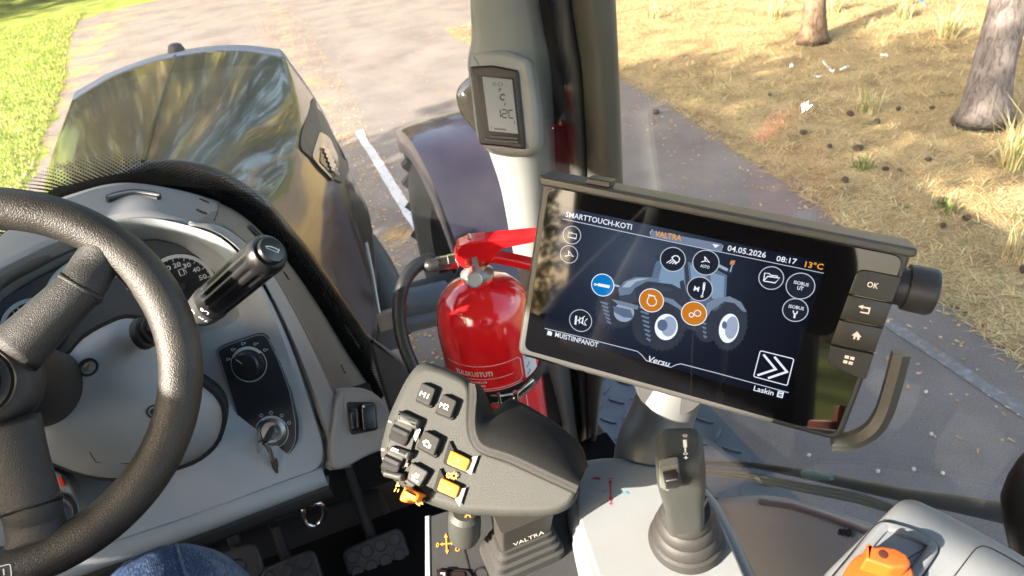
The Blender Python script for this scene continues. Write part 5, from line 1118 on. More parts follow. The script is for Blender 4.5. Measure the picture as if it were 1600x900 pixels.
shapes('picture_dark_body', (.028, .036, .055), [[(990, 452), (1012, 440), (1050, 444), (1072, 456), (1080, 480), (1070, 500), (1052, 476), (1020, 466), (992, 474), (966, 470)], [(1068, 404), (1074, 404), (1080, 466), (1074, 470)], [(1062, 440), (1068, 437), (1072, 456), (1064, 456)], [(1056, 470), (1094, 476), (1096, 520), (1066, 512)]], 3, .5)
shapes('picture_bonnet', (.11, .15, .22), [[(966, 452), (975, 440), (992, 433), (1016, 433), (1034, 438), (1010, 440), (992, 450), (984, 462), (968, 462)]], 4, .5)
shapes('picture_bonnet_shine', (.32, .40, .52), [[(972, 449), (980, 440), (996, 435), (1014, 435), (994, 440), (984, 449)], [(945, 440), (968, 446), (968, 449), (946, 444)]], 5, .42)
shapes('picture_fender', (.16, .20, .28), [[(1104, 474), (1118, 466), (1140, 463), (1158, 472), (1167, 488), (1160, 486), (1148, 474), (1132, 471), (1112, 484), (1102, 500)], [(1030, 462), (1052, 468), (1068, 482), (1072, 494), (1060, 482), (1042, 472), (1024, 470)], [(955, 467), (985, 474), (998, 478), (996, 484), (966, 476)]], 5, .42)
shapes('picture_grille', (.03, .04, .06), [[(968, 462), (984, 460), (992, 452), (996, 470), (984, 474), (970, 470)], [(1015, 446), (1048, 450), (1050, 456), (1016, 452)]], 6, .6)
shapes('picture_roof', (.02, .03, .045), [[(1022, 400), (1040, 396), (1110, 404), (1146, 424), (1140, 428), (1108, 414), (1040, 404), (1028, 408)]], 5, .6)
shapes('picture_beacon', (.75, .30, .15), [[(1142, 407), (1149, 407), (1147, 414), (1140, 413)]], 5, .3); shapes('picture_mast', (.3, .4, .5), [[(1143, 414), (1145, 414), (1142, 425), (1140, 424)], [(1118, 410), (1138, 420), (1136, 424), (1118, 415)]], 6, .4)
# frame lines and lettering
ik = layer(3)
ik.lpx([(879, 342), (1016, 371), (1016, 363), (1020, 358.5)], .0007); ik.lpx([(1016, 371), (1127, 394), (1129.5, 383)], .0007); ik.lpx([(1127, 394), (1287, 427)], .0006)
ik.lpx([(851, 513), (905, 526), (996, 549), (1003, 555), (1010, 563.5), (1048, 574), (1056, 570), (1064, 568.5), (1120, 583), (1232, 613.5)], .0008)
ik.done('display_rule', E_l, disp)
ik = layer(3); ik.px([(1018, 360), (1128, 381), (1127, 393), (1017, 370)]); ik.done('dropdown_box', emit('dropdown_grey', (.06, .075, .11), .6), disp)
for args in (('SMARTTOUCH-KOTI', (883.5, 338.5), (986.5, 359), (885, 330.5), .012), ('04.05.2026', (1136, 391.5), (1196, 403), (1138, 383), .012), ('08:17', (1212.5, 407.5), (1244, 413), (1214.5, 399.5), .012),
    ('MUISTIINPANOT', (867, 526), (934, 543), (869, 519), .012), ('Versu', (1012.5, 564.5), (1046, 573), (1014.5, 556), .012, .25), ('Laskin', (1177, 610), (1208, 618), (1179, 602.5), .012)):
    layer(5).tpx(*args).done('display_lettering', E_w, disp)
for args in (('VALTRA', (1023, 369), (1064, 376.5), (1024.5, 360.5), .015), ('13°C', (1257, 417), (1285.5, 421.5), (1259, 408.5), .02)): layer(5).tpx(*args).done('amber_lettering', E_o, disp)
ik = layer(5)
ik.px([(1113, 381), (1124, 383), (1117.5, 387.5)])
ik.px([(856, 516.5), (860.5, 517.5), (863, 520), (861.5, 525), (854.5, 523)])
ik.done('display_glyph', E_w, disp)
# calculator and arrow tile
ik = layer(5)
q = rnd(tl([(1188, 547.5), (1240.5, 560.5), (1230, 602), (1177.5, 588)], ZS), .0016); ik.line(q, .0008, True)
for (a_, b_, c_) in (((1193, 554), (1212, 577), (1183.5, 586.5)), ((1210, 557.5), (1229.5, 581), (1200, 591))): ik.lpx([a_, b_, c_], .0019)
ik.lpx([(1216.5, 611), (1224, 613), (1222, 621.5), (1214.5, 619.5)], .0008, True); ik.px([(1217, 613), (1223, 614.5), (1222.5, 616.5), (1216.5, 615)])
for i in range(3):
    for j in range(2): x, y = 1217+i*2.2-j*.6, 617.3+i*.55+j*2.1; ik.px([(x-.8, y-.7), (x+.8, y-.3), (x+.6, y+.8), (x-1, y+.4)])
ik.done('display_tile', E_w, disp)
# round icons
ICO = [((894, 367), 13.8, 'k'), ((889.5, 397), 13.6, 'k'), ((942, 445), 17.6, 'b'), ((907.5, 500.5), 17.5, 'k'), ((1051.5, 405), 19.6, 'k'), ((1103, 410), 20.5, 'k'), ((1093.5, 451), 19.8, 'k'), ((1018, 469), 19, 'o'), ((1084.5, 489.5), 19.8, 'o'), ((1205, 434), 19.3, 'k'), ((1250.5, 446.5), 22.3, 'k'), ((1242.5, 484), 19.8, 'k')]
fills = {'k': E_k, 'b': E_b, 'o': E_ob}
for c, r, kind in ICO:
    o = FTm.loc(*c, ZS); e1 = FTm.loc(c[0]+r, c[1]+r*.2, ZS); rr = math.hypot(e1[0]-o[0], e1[1]-o[1])*.985
    ik = layer(7); ik.disc(o, rr, 40); ik.done('icon_disc', fills[kind], disp); ik = layer(8); ik.ring(o, rr, .00075, 48); ik.done('icon_ring', E_l if kind == 'k' else E_w, disp)
ik = layer(9)
ik.lpx([(893, 364.5), (901, 366), (900, 373), (887, 370), (888, 366.5)], .0006); ik.tpx('SET', (887.5, 364.8), (894.5, 366.2), (888, 361.8), .02)
def nav(c, s): x, y = c; ik.lpx([(x-1*s, y-6.5*s), (x+7*s, y+3.5*s), (x+0*s, y+.8*s), (x-6.5*s, y+2.5*s)], .0007); ik.lpx([(x-1*s, y-6.5*s), (x+0*s, y+.8*s), (x-6.5*s, y+2.5*s)], .0009)
nav((889, 398), 1); nav((1102, 407), .95); ik.tpx('AUTO', (1094, 417), (1108, 420), (1094.8, 412.6), .012)
ik.lpx([(930, 444), (935, 445)], .0011); ik.px([(935, 442.5), (953, 446), (952, 450.5), (934, 447)]); ik.ring(FTm.loc(930.5, 444, ZS), .0009, .0006, 12)
ik.px([(899, 493), (902, 493.7), (900.5, 507.5), (897.5, 507)]); ik.lpx([(902, 501), (914, 494)], .0007); ik.lpx([(902, 500), (914, 508)], .0007); ik.lpx([(906, 495), (905, 506)], .0007); ik.lpx([(911, 496.5), (909.5, 506)], .0012); ik.lpx([(914, 502), (918, 497.5)], .0007); ik.lpx([(913, 503), (916, 509)], .0007)
ik.lpx([(1050, 402.5), (1054, 399.5), (1059, 400), (1062, 404), (1060.5, 409), (1057, 411), (1051, 405)], .0009, True)
for k in range(4): ik.lpx([(1049.5+k*2.6, 405.5+k*1.9), (1041.5+k*4.4, 411+k*.6)], .0008)
ik.tpx('M', (1083.5, 454), (1091.5, 455.8), (1084.5, 446.5), .015); ik.px([(1098.5, 444), (1102, 444.7), (1101, 453.5), (1097.5, 452.8)]); ik.lpx([(1099.3, 453), (1097.5, 461)], .0009); ik.ring(FTm.loc(1097, 462.5, ZS), .0008, .0006, 12); ik.ring(FTm.loc(1100.7, 442.5, ZS), .0008, .0006, 12)
def eng(c): x, y = c; ik.lpx([(x-4, y-6), (x-5, y-9), (x+5.5, y-7), (x+4.8, y-4.5), (x+8, y-.5), (x+7, y+5), (x+2.5, y+8.5), (x-3.5, y+7.3), (x-7, y+2.5), (x-6, y-3)], .0008, True)
eng((1018, 470)); o = FTm.loc(1080.5, 491.5, ZS); ik.ring(o, .0019, .0008, 20); ik.ring(FTm.loc(1090, 489, ZS), .0027, .0008, 24)
ik.lpx([(1193, 439), (1195, 426.5), (1202, 427.5), (1204, 430), (1215, 431.5), (1214.5, 434)], .0008); ik.lpx([(1193, 439), (1199.5, 431.8), (1218.5, 434.5), (1211, 442), (1193, 439)], .0008)
ik.tpx('ISOBUS', (1240, 443), (1263, 448), (1240.8, 438), .01); ik.tpx('UT', (1245, 452.3), (1254.5, 454.2), (1245.8, 446.5), .02)
ik.tpx('ISOBUS', (1232, 480.5), (1255.5, 485), (1232.8, 475.5), .01); ik.lpx([(1239.5, 485), (1240, 489), (1242, 491), (1245, 489.7), (1246, 486)], .0009); ik.lpx([(1242.2, 490), (1241, 497)], .0015)
ik.done('icon_symbol', E_w, disp)
# hard keys
M_key = mat('key_black', (.016, .016, .017), .45, grain=.25)
KEY = [[(1341, 419.5), (1409, 432.5), (1394, 471.5), (1326.5, 458)], [(1325.5, 460.5), (1393.3, 474), (1380.3, 510.5), (1312.7, 497)], [(1311.7, 499.5), (1379.4, 513), (1366.4, 549.5), (1298.9, 535.5)], [(1298, 538), (1365.6, 552), (1352, 594), (1292, 568)]]
for i, kp in enumerate(KEY):
    bm = B(); p = tl(kp, .0012); 
    if i == 0: p = rnd(p, [.006, .003, .0003, .0003])
    if i == 3: p = rnd(p, [.0003, .0003, .004, .006])
    prism(bm, FTm, p, 0, .0030, .0008, 2); kk = obj('hard_key', bm, M_key, TM); ik = Ink(FTm, .0032)
    if i == 0: ik.tpx('OK', (1354, 448), (1371.5, 451.5), (1356, 439.5), .015)
    if i == 1: ik.lpx([(1344, 487.5), (1357, 490), (1359, 482), (1347, 479.5)], .0012); ik.px([(1341, 478.5), (1349.5, 476.5), (1348, 483.5)])
    if i == 2: ik.px([(1330.5, 524), (1339.5, 517.5), (1346, 527), (1343.5, 526.8), (1342, 531.5), (1339, 530.8), (1339.5, 527), (1336.8, 526.4), (1336, 530.2), (1332.8, 529.5), (1334, 524.8)])
    if i == 3:
        for x, y in ((1323.5, 558), (1332, 560), (1321, 565.5), (1329.5, 567.5)): ik.px([(x-3, y-3.2), (x+3.6, y-1.7), (x+2.4, y+3), (x-4.2, y+1.5)])
    ik.done('key_symbol', mat('key_print', (.72, .68, .62), .5), kk)
# rotary knob, hook, arm
kc, ke = FTm.loc(1398, 452), FTm.loc(1468, 466); A_, B_ = FTm.pt(*kc, -.016), FTm.pt(*ke, -.016); kx = (B_-A_).normalized(); kl = (B_-A_).length
bm = B(); lathe(bm, A_, kx, [(.0155, 0), (.0155, kl*.3), (.0185, kl*.32), (.019, kl*.5), (.019, kl-.004), (.0178, kl-.001), (.015, kl), (.001, kl)], 40); obj('rotary_knob', bm, mat('knob_rubber', (.022, .022, .025), .42, grain=.3), TM)
hkp = [FTm.pt(*FTm.loc(x, y, -.008), -.008) for x, y in [(1298, 690), (1322, 690), (1346, 682), (1366, 668), (1380, 646), (1390, 618), (1399, 586), (1408, 552)]]
bm = B(); tube(bm, cat(hkp, 4), [(.0088, .0075)]*29, 6, up=FTm.n); obj('side_hook', bm, mat('hook_grey', (.05, .052, .049), .42, grain=.3), TM, smooth=30)
bm = B(); ap = [FTm.pt(*FTm.loc(1048, 605), -.03), FTm.pt(*FTm.loc(1046, 618), -.055), P(1030, 660, d=.69), P(1012, 700, d=.69), P(1004, 760, d=.70)]
tube(bm, cat(ap, 5), [.030]*6+[.031]*6+[.031]*9, 28); obj('support_arm', bm, mat('arm_grey', (.15, .154, .147), .4, grain=.3), TM, smooth='all')
bm = B(); tube(bm, [FTm.pt(*FTm.loc(1040, 612), -.028), FTm.pt(*FTm.loc(1040, 620), -.05)], .034, 28); obj('swivel_joint', bm, M_blk, TM)

# ================================================================== ARMREST: lever panel, console, pods
AR = thing('armrest_console', 'light grey armrest console with dark lever panel and an orange safety button', 'armrest', V((.55, .3, 1.9)))
NA = V((-.03, -.10, 1)); FA = Fr(P(1000, 860, z=1.985), NA, up=(0, 1, 0)); al = FA.locs
M_con = mat('console_pale_grey', (.215, .23, .24), .45, grain=.35, gs=1600, var=.03, dust=.12, dustscale=300, dcol=(.8, .8, .8))
M_pan = mat('lever_panel_grey', (.040, .042, .043), .5, grain=.5, gs=1200, var=.08, dust=.35, dustscale=260)
con = rnd(al([(890, 716), (950, 706), (1030, 716), (1085, 738), (1118, 765), (1150, 820), (1190, 905), (1225, 990), (940, 990), (905, 900), (884, 800)]), .015)
bm = B(); prism(bm, FA, con, -.16, 0, .012, 5); cono = obj('console_body', bm, M_con, AR, smooth=50)
con2 = rnd(al([(905, 724), (950, 716), (1030, 728), (1078, 748), (1105, 775), (1135, 830), (1172, 915), (1195, 975), (960, 975), (930, 890), (900, 800)], .004), .018)
bm = B(); prism(bm, FA, con2, -.01, .0035, .003, 4); obj('console_top', bm, M_con, AR, smooth=50)
pan = al([(668, 806), (700, 796), (880, 790), (893, 800), (905, 850), (925, 935), (940, 990), (668, 990)], -.012)
bm = B(); prism(bm, FA, rnd(pan, .004), -.14, -.012, .003); pano = obj('lever_panel', bm, M_pan, AR)
bm = B(); prism(bm, FA, al([(664, 806), (672, 804), (674, 990), (664, 990)], -.011), -.14, -.0108, .0015); obj('panel_edge', bm, M_lg, AR)
ik = Ink(FA, -.0114); ik.lpx([(723, 847), (726, 862), (737, 905), (748, 950)], .0012); ik.done('panel_seam', MATS['black_seal'], pano)
ik = Ink(FA, -.0113)
ik.tpx('0', (680.5, 855), (685.5, 855), (680.5, 848), .02)
def cross(c, l, col_pts):
    x, y = c
    ik.lpx([(x-l, y), (x+l, y)], .0009); ik.lpx([(x, y-l), (x, y+l)], .0009)
x, y = 697.5, 850; ik.lpx([(691, 850), (706, 849)], .0013); ik.lpx([(697, 838), (698, 861)], .0013)
for tri in ([(687, 850.5), (692, 847.5), (692.3, 853)], [(710, 848), (704.5, 846), (705, 852)], [(696.5, 833), (693.5, 840), (700, 839.5)], [(698.5, 866), (695.5, 859.5), (702, 859)]): ik.px(tri)
ik.ring(FA.loc(711.5, 847), .0018, .0009, 10); ik.px([(714, 848), (718, 847.5), (716, 851)])
ik.done('orange_symbols', mat('orange_print', (.75, .32, .05), .5), pano)
bm = B(); prism(bm, FA, rnd(al([(680, 889), (730, 890), (738, 897), (742, 930), (682, 930)], -.01), .003), -.012, -.0095, .001); so_ = obj('rocker_socket', bm, MATS['black_seal'], pano)
bm = B(); prism(bm, FA, rnd(al([(682, 892), (699, 892), (701, 930), (683, 930)], -.008), .002), -.0095, -.006, .001); prism(bm, FA, rnd(al([(701, 893), (726, 893), (733, 930), (702, 930)], -.009), .002), -.0095, -.0085, .0005); rkb = obj('panel_rocker', bm, mat('rocker_dark', (.018, .010, .008), .35), pano)
ik = Ink(FA, -.0058); ik.lpx([(688, 896), (694, 896), (694, 904)], .0012); ik.done('rocker_print', M_white, rkb)
bm = B(); lathe(bm, FA.pt(*FA.loc(750, 900, -.012), -.012), NA, [(.008, -.001), (.008, .0008), (.0062, .001), (.0058, -.004)], 24); obj('panel_hole', bm, MATS['black_seal'], pano)
# printed cross on the console
ik = Ink(FA, .0040); ik.lpx([(944, 768), (962, 768)], .0009); ik.tpx('+', (931.5, 770.5), (936.5, 770.7), (931.5, 765), .02); ik.px([(938, 768), (945, 765), (945, 771)]); ik.px([(974, 769.5), (966, 765), (966, 772.5)]); ik.lpx([(976, 769), (982, 771)], .0022); ik.done('blue_symbols', mat('console_blue', (.06, .25, .36), .6), cono)
ik = Ink(FA, .0042); ik.lpx([(953.3, 752), (954, 780)], .0015); ik.px([(953.2, 748), (950, 755), (956.8, 755)]); ik.px([(954.2, 785), (951, 778), (957.5, 778)]); ik.tpx('+', (951, 790.5), (957, 790.5), (951, 783.5), .012); ik.lpx([(949, 747), (958, 747.5)], .0008); ik.lpx([(924, 747), (938, 748)], .0013); ik.px([(928, 745), (938, 746), (937, 750), (928, 749)]); ik.done('red_symbols', mat('console_red', (.30, .02, .05), .6), cono)

# right hand pod with the orange button
NP = V((-.05, -.22, 1)); FPd = Fr(P(1410, 800, z=2.04), NP, up=(0, 1, 0)); pl_ = FPd.locs
pod_ = rnd(pl_([(1418, 766), (1480, 795), (1525, 818), (1640, 882), (1760, 1010), (1200, 1020), (1285, 895)]), [.012, .02, .02, .02, .02, .02, .02], 5)
bm = B(); prism(bm, FPd, pod_, -.10, 0, .010, 5); podb = obj('armrest_pod', bm, mat('pod_grey', (.20, .213, .222), .45, grain=.35, gs=1600, var=.03), AR, smooth=50)
ring_o = rnd(pl_([(1372, 818), (1385, 815), (1440, 832), (1468, 854), (1460, 870), (1425, 920), (1395, 975), (1240, 975), (1300, 905)], .001), .012)
if area2(ring_o) < 0: ring_o = ring_o[::-1]
ring_i = inset(ring_o, .007)
bm = B(); rings(bm, [[FPd.pt(*p, -.002) for p in ring_o], [FPd.pt(*p, .0025) for p in ring_o], [FPd.pt(*p, .004) for p in inset(ring_o, .0015)], [FPd.pt(*p, .004) for p in inset(ring_o, .0055)], [FPd.pt(*p, .003) for p in ring_i], [FPd.pt(*p, .0006) for p in ring_i]], False, True); wl = obj('button_well', bm, mat('well_grey', (.17, .18, .19), .5, grain=.3), podb, smooth=40)
ik = Ink(FPd, .0003); ik.line(inset(ring_o, -.0012), .0009, True); ik.done('well_groove', MATS['black_seal'], podb)
ik = Ink(FPd, .0003); ik.line(rnd(pl_([(1530, 849), (1560, 862), (1640, 910), (1700, 1000), (1440, 1000), (1480, 915)]), .01), .0008, True); ik.done('lid_seam', MATS['black_seal'], podb)
M_or = mat('safety_orange', (.62, .10, .012), .5, grain=.3, gs=1500)
o0 = FPd.loc(1372, 890, .02); UB = (FPd.pt(*FPd.loc(1420, 862, .02), .02)-FPd.pt(*FPd.loc(1352, 840, .02), .02)).normalized(); FO = Fr(FPd.pt(*o0, .0), NP, u=UB)
bp_ = rnd(FO.locs([(1357, 846), (1365, 854), (1378, 852), (1398, 855), (1418, 866), (1425, 881), (1418, 886), (1395, 888), (1352, 874)], .03), .002)
bm = B(); prism(bm, FO, bp_, .0, .030, .0025, 3); ob = obj('orange_button', bm, M_or, AR, smooth=30)
bm = B(); disc_ = cat([V(p) for p in FO.locs([(1345, 865), (1395, 885), (1424, 888), (1425, 930), (1400, 985), (1300, 985), (1312, 910)], .012)], 5, True); prism(bm, FO, [(p.x, p.y) for p in disc_], 0, .014, .003); obj('button_skirt', bm, M_or, ob, smooth=30)
ho = FO.loc(1380, 866, .0301); bm = B(); lathe(bm, FO.pt(*ho, .0303), NP, [(.0032, 0), (.0028, .0002), (.0001, .0002)], 18); obj('button_hole', bm, mat('hole_dark', (.06, .012, .004), .8), ob)

# ================================================================== JOYSTICK
jb = FA.pt(*FA.loc(1072, 848), .003); J = thing('joystick', 'grey joystick with a thumb switch on a ribbed round rubber boot', 'joystick', jb)
JX = (P(1062, 697, d=.49)-jb).normalized(); JL = (P(1062, 697, d=.49)-jb).length
M_joy = mat('joystick_grey', (.040, .043, .039), .5, grain=.6, gs=1300, var=.06, dust=.15, dustscale=400)
M_boot = mat('boot_rubber', (.030, .0295, .028), .6, grain=.4, gs=900, var=.12)
bm = B(); pr = [(.0385, 0), (.0395, .004), (.0375, .010), (.0345, .0115), (.0345, .014), (.035, .018), (.0325, .022), (.0300, .0235), (.030, .026), (.0305, .030), (.028, .034), (.0255, .0355), (.0255, .038), (.026, .042), (.0225, .046)]
wv = (JX-V(NA).normalized()*JX.dot(V(NA).normalized()))
L = []
for r, h in pr:
    ax_ = V(NA).normalized().lerp(JX, min(1, h/.05)).normalized(); a = ax_.orthogonal(); r *= .80; h *= .95; c = jb+V(NA).normalized()*h*.75+JX*h*.35; x_ = (V((1, 0, 0))-ax_*ax_.x).normalized(); y_ = ax_.cross(x_)
    L.append([c+(x_*math.cos(2*math.pi*i/48)+y_*math.sin(2*math.pi*i/48))*r for i in range(48)])
rings(bm, L); obj('boot', bm, M_boot, J, smooth=40)
# grip: sections across the stick axis, facing the driver
fd = (CAM-jb); fd = (fd-JX*fd.dot(JX)).normalized(); sd = fd.cross(JX); sd = sd if sd.dot(RGT) > 0 else -sd
def jsec(h, sx, sy, dx=0, dy=0, p=2.6, n=32):
    out = []
    for i in range(n):
        t = 2*math.pi*i/n; c_, s_ = math.cos(t), math.sin(t)
        out.append(jb+JX*h+sd*(dx+sx*math.copysign(abs(c_)**(2/p), c_))+fd*(dy+sy*math.copysign(abs(s_)**(2/p), s_)))
    return out
bm = B(); loft(bm, [jsec(JL*.20, .0150, .0150, p=3), jsec(JL*.30, .0150, .0152, p=4), jsec(JL*.45, .0148, .0155, .0003, p=5), jsec(JL*.58, .0152, .0162, 0, .001, p=5), jsec(JL*.68, .0162, .0172, -.0003, .002, p=4.5), jsec(JL*.80, .0172, .018, -.0005, .003, p=4.5), jsec(JL*.93, .0170, .0175, -.0005, .002, p=4.5), jsec(JL*.985, .0155, .0155, 0, 0, p=4), jsec(JL*1.01, .0125, .012, .001, -.001, p=4), jsec(JL*1.015, .008, .008, .001, -.001), jsec(JL*1.016, .0001, .0001, .001, -.001)], 1, 2, True)
jg = obj('grip', bm, M_joy, J, smooth=60)
FJ = Fr(jb+JX*JL*.93+fd*.0200, fd, u=sd); 
bm = B(); prism(bm, FJ, rnd([(-.0145, .016), (-.002, .020), (-.0005, -.012), (-.011, -.016), (-.0155, -.010)], .002), -.006, .0005, .0008); obj('thumb_panel', bm, mat('thumb_panel_grey', (.15, .155, .14), .5), jg)
bm = B(); prism(bm, FJ, rnd([(-.0125, .012), (-.0032, .0155), (-.0022, -.0085), (-.0115, -.0115)], .0015), -.004, .0012, .0006); obj('thumb_slot', bm, MATS['black_seal'], jg)
bm = B(); prism(bm, FJ, rnd([(-.0115, .008), (-.002, .011), (.0005, .004), (-.0025, -.002), (-.0115, -.003)], .0015), 0, .006, .0015); obj('thumb_switch', bm, mat('switch_black', (.022, .022, .022), .35), jg)
FJ2 = Fr(jb+JX*JL*.93+fd*.0203, fd, u=sd); ik = Ink(FJ2, .0004); ik.tpx('+', (1068, 719), (1075.5, 719), (1068, 711.5), .012); ik.lpx([(1066.5, 679.5), (1074, 680)], .0006); ik.lpx([(1067, 682), (1073.5, 682.5)], .0006); ik.px([(1067, 687), (1073, 687), (1073.5, 699), (1068, 699)]); ik.lpx([(1070.5, 699), (1071, 706)], .001); ik.ring(FJ2.loc(1071, 708), .0012, .0006, 12); ik.done('grip_symbols', M_white, jg)
FJ3 = Fr(jb+JX*JL*.5+sd*.0145+fd*.006, sd+fd*.6, u=JX); bm = B(); prism(bm, FJ3, rnd([(.004, -.004), (.012, -.003), (.010, .004), (.002, .003)], .002), -.001, .0022, .0008); obj('side_button', bm, mat('switch_black', (.022, .022, .022), .35), jg)

# ================================================================== MULTI-FUNCTION LEVER
GN = V((-.34, -.52, .78)).normalized(); gO = P(690, 690, d=.575); FG = Fr(gO, GN, u=RGT*CR-UPV*SR); gl = FG.locs
CL = thing('control_lever', 'chunky grey drive lever with M1, M2 and orange buttons', 'control lever', V((.43, .40, 1.98)))
M_lev = mat('lever_face_grey', (.046, .049, .045), .6, spec=.3, grain=.6, gs=1300, var=.06, dust=.3, dustscale=330)
M_palm = mat('lever_palm_black', (.012, .012, .0115), .6, spec=.3, grain=.5, gs=1300, dust=.22, dustscale=330)
M_lb = mat('lever_body_grey', (.042, .045, .041), .5, grain=.6, gs=1300, var=.06, dust=.4, dustscale=330)
GD = (gO-CAM).normalized()                       # the body runs back from its outline
FULL = (gl([(656, 559), (700, 572), (737, 589), (745, 612), (743, 658), (747, 682), (760, 696), (800, 709), (860, 736), (907, 757), (912, 775), (895, 800), (862, 812), (800, 812), (720, 808), (664, 790), (606, 748), (589, 712), (604, 650), (632, 590)]))
if area2(FULL) < 0: FULL = FULL[::-1]
bm = B(); prof = [(.105, .030), (.09, .014), (.05, .003), (.028, 0), (.014, .0005), (.007, .002), (.003, .0042), (.001, .0068), (.0, .0095)]
rings(bm, [[FG.pt(*q, 0)+GD*c for q in rnd(inset(FULL, i), .010)] for c, i in prof]); lev = obj('lever_body', bm, M_lev, CL, smooth=50)
# the black palm rest falls away from a crisp edge towards the right
PB0 = [(742, 600), (745, 616), (742, 658), (746, 683), (759, 698), (799, 711), (858, 738), (904, 759)]
PBL = [(732, 598), (732, 618), (730, 660), (735, 690), (751, 709), (794, 724), (852, 751), (899, 772)]
PB1 = [(749, 600), (758, 614), (771, 638), (787, 630), (802, 623), (852, 650), (904, 690), (918, 728)]
def prow(A_, B2, t, c): return [FG.pt(*FG.loc(a[0]+(b[0]-a[0])*t, a[1]+(b[1]-a[1])*t, c), c) for a, b in zip(A_, B2)]
bm = B(); loft(bm, [prow(PBL, PB0, 0, -.006), prow(PBL, PB0, .05, .0006), prow(PBL, PB0, .8, .0016), prow(PB0, PB1, .03, .0016), prow(PB0, PB1, .3, -.003), prow(PB0, PB1, .6, -.014), prow(PB0, PB1, .88, -.030), prow(PB0, PB1, 1, -.044), [q+GD*.06 for q in prow(PB0, PB1, .97, -.05)], [q+GD*.09 for q in prow(PB0, PB1, .7, -.05)]], 4, 3)
palm_ = obj('palm_rest', bm, M_palm, CL, smooth=70)
fac = lev
def button(pts, c0, c1, m, name, sym=None, symm=None, r=.002, tilt=None, dome=.0012, well=True):
    if well:
        ctr_ = (sum(p[0] for p in pts)/len(pts), sum(p[1] for p in pts)/len(pts)); wp = [(ctr_[0]+(p[0]-ctr_[0])*1.16, ctr_[1]+(p[1]-ctr_[1])*1.14) for p in pts]
        bm = B(); prism(bm, FG, rnd(gl([(x+2, y+2) for x, y in wp], .002), r*1.2), -.002, .0026, .0004); obj('button_gap', bm, MATS['black_seal'], fac)
    bm = B(); prism(bm, FG, rnd(gl(pts, c1), r), c0, c1, dome, 3); b_ = obj(name, bm, m, CL, smooth=30)
    if sym: ik = Ink(FG, c1+.0003); sym(ik); ik.done('button_symbol', symm or mat('button_print', (.85, .83, .75), .5), b_)
    return b_
M_btn = mat('button_dark_grey', (.026, .026, .025), .6, grain=.3, gs=1400, spec=.25)
button([(659, 597), (681, 607), (671, 634), (649, 624)], .0, .0060, M_btn, 'memory_button', lambda k: k.tpx('M1', (655, 617.5), (667.5, 623), (657, 610), .0))
button([(692, 615), (714, 626), (704, 653), (680, 643)], .0, .0060, M_btn, 'memory_button', lambda k: k.tpx('M2', (686, 636), (699.5, 641), (689, 628.5), .0))
def sy1(k): k.lpx([(661, 692), (669, 690), (671, 696)], .0011); k.lpx([(662, 695), (671, 700), (673, 695)], .0009); k.px([(660, 690), (666, 687), (668, 690), (662, 693)])
def sy2(k): k.lpx([(643, 748), (653, 753)], .0010); k.lpx([(645, 744), (650, 740), (652, 746), (655, 741)], .0010); k.px([(644, 741), (649, 744), (648, 748), (644, 746)])
button([(664, 672), (688, 685), (678, 712), (651, 697)], 0, .0064, M_btn, 'implement_button', sy1)
button([(642, 722), (669, 737), (655, 761), (636, 748)], 0, .0060, mat('button_mid_grey', (.055, .055, .053), .55, grain=.3, spec=.3), 'implement_button', sy2)
M_ob = mat('button_orange', (.60, .21, .010), .38, grain=.15)
MC = mat('cutout_pale', (.22, .225, .215), .5)
for pts, w_, t_ in (([(704, 703), (735, 718), (727, 737), (697, 724)], [(747, 712), (738, 714), (726, 736), (736, 742)], '+'), ([(689, 746), (719, 760), (712, 779), (682, 766)], [(728, 762), (720, 764), (711, 780), (718, 792)], '-')):
    ik = Ink(FG, .0028); ik.px(w_); ik.done('cutout_edge', MC, fac)
    x0, y0 = pts[0]; bm = B(); prism(bm, FG, gl([(x0-2, y0-14), (x0+6, y0+2), (x0-6, y0+24), (x0-12, y0+20)], .0026), 0, .0028); obj('cutout_shadow_gap', bm, MATS['black_seal'], fac)
    cxp, cyp = sum(p[0] for p in pts)/4, sum(p[1] for p in pts)/4
    button(pts, -.002, .0055, M_ob, 'speed_button', (lambda k, c=(cxp, cyp), t=t_: (k.lpx([(c[0]-3, c[1]-.6), (c[0]+3, c[1]+.6)], .0009), k.lpx([(c[0]+.6, c[1]-3), (c[0]-.6, c[1]+3)], .0009) if t == '+' else None)), mat('pale_orange_print', (.9, .6, .2), .5))
ik = Ink(FG, .0027); 
for c, r in (((701, 743), 3.4), ((709, 743.5), 4.6)):
    o = FG.loc(*c, .0027); e = FG.loc(c[0]+r, c[1], .0027); rr = math.hypot(e[0]-o[0], e[1]-o[1]); ik.ring(o, rr*.8, rr*.42, 20)
    for q in range(8): a_ = q*math.pi/4; ik.line([(o[0]+rr*.85*math.cos(a_), o[1]+rr*.85*math.sin(a_)), (o[0]+rr*1.3*math.cos(a_), o[1]+rr*1.3*math.sin(a_))], rr*.38)
ik.done('gear_symbols', mat('amber_print', (.70, .36, .04), .5), fac)
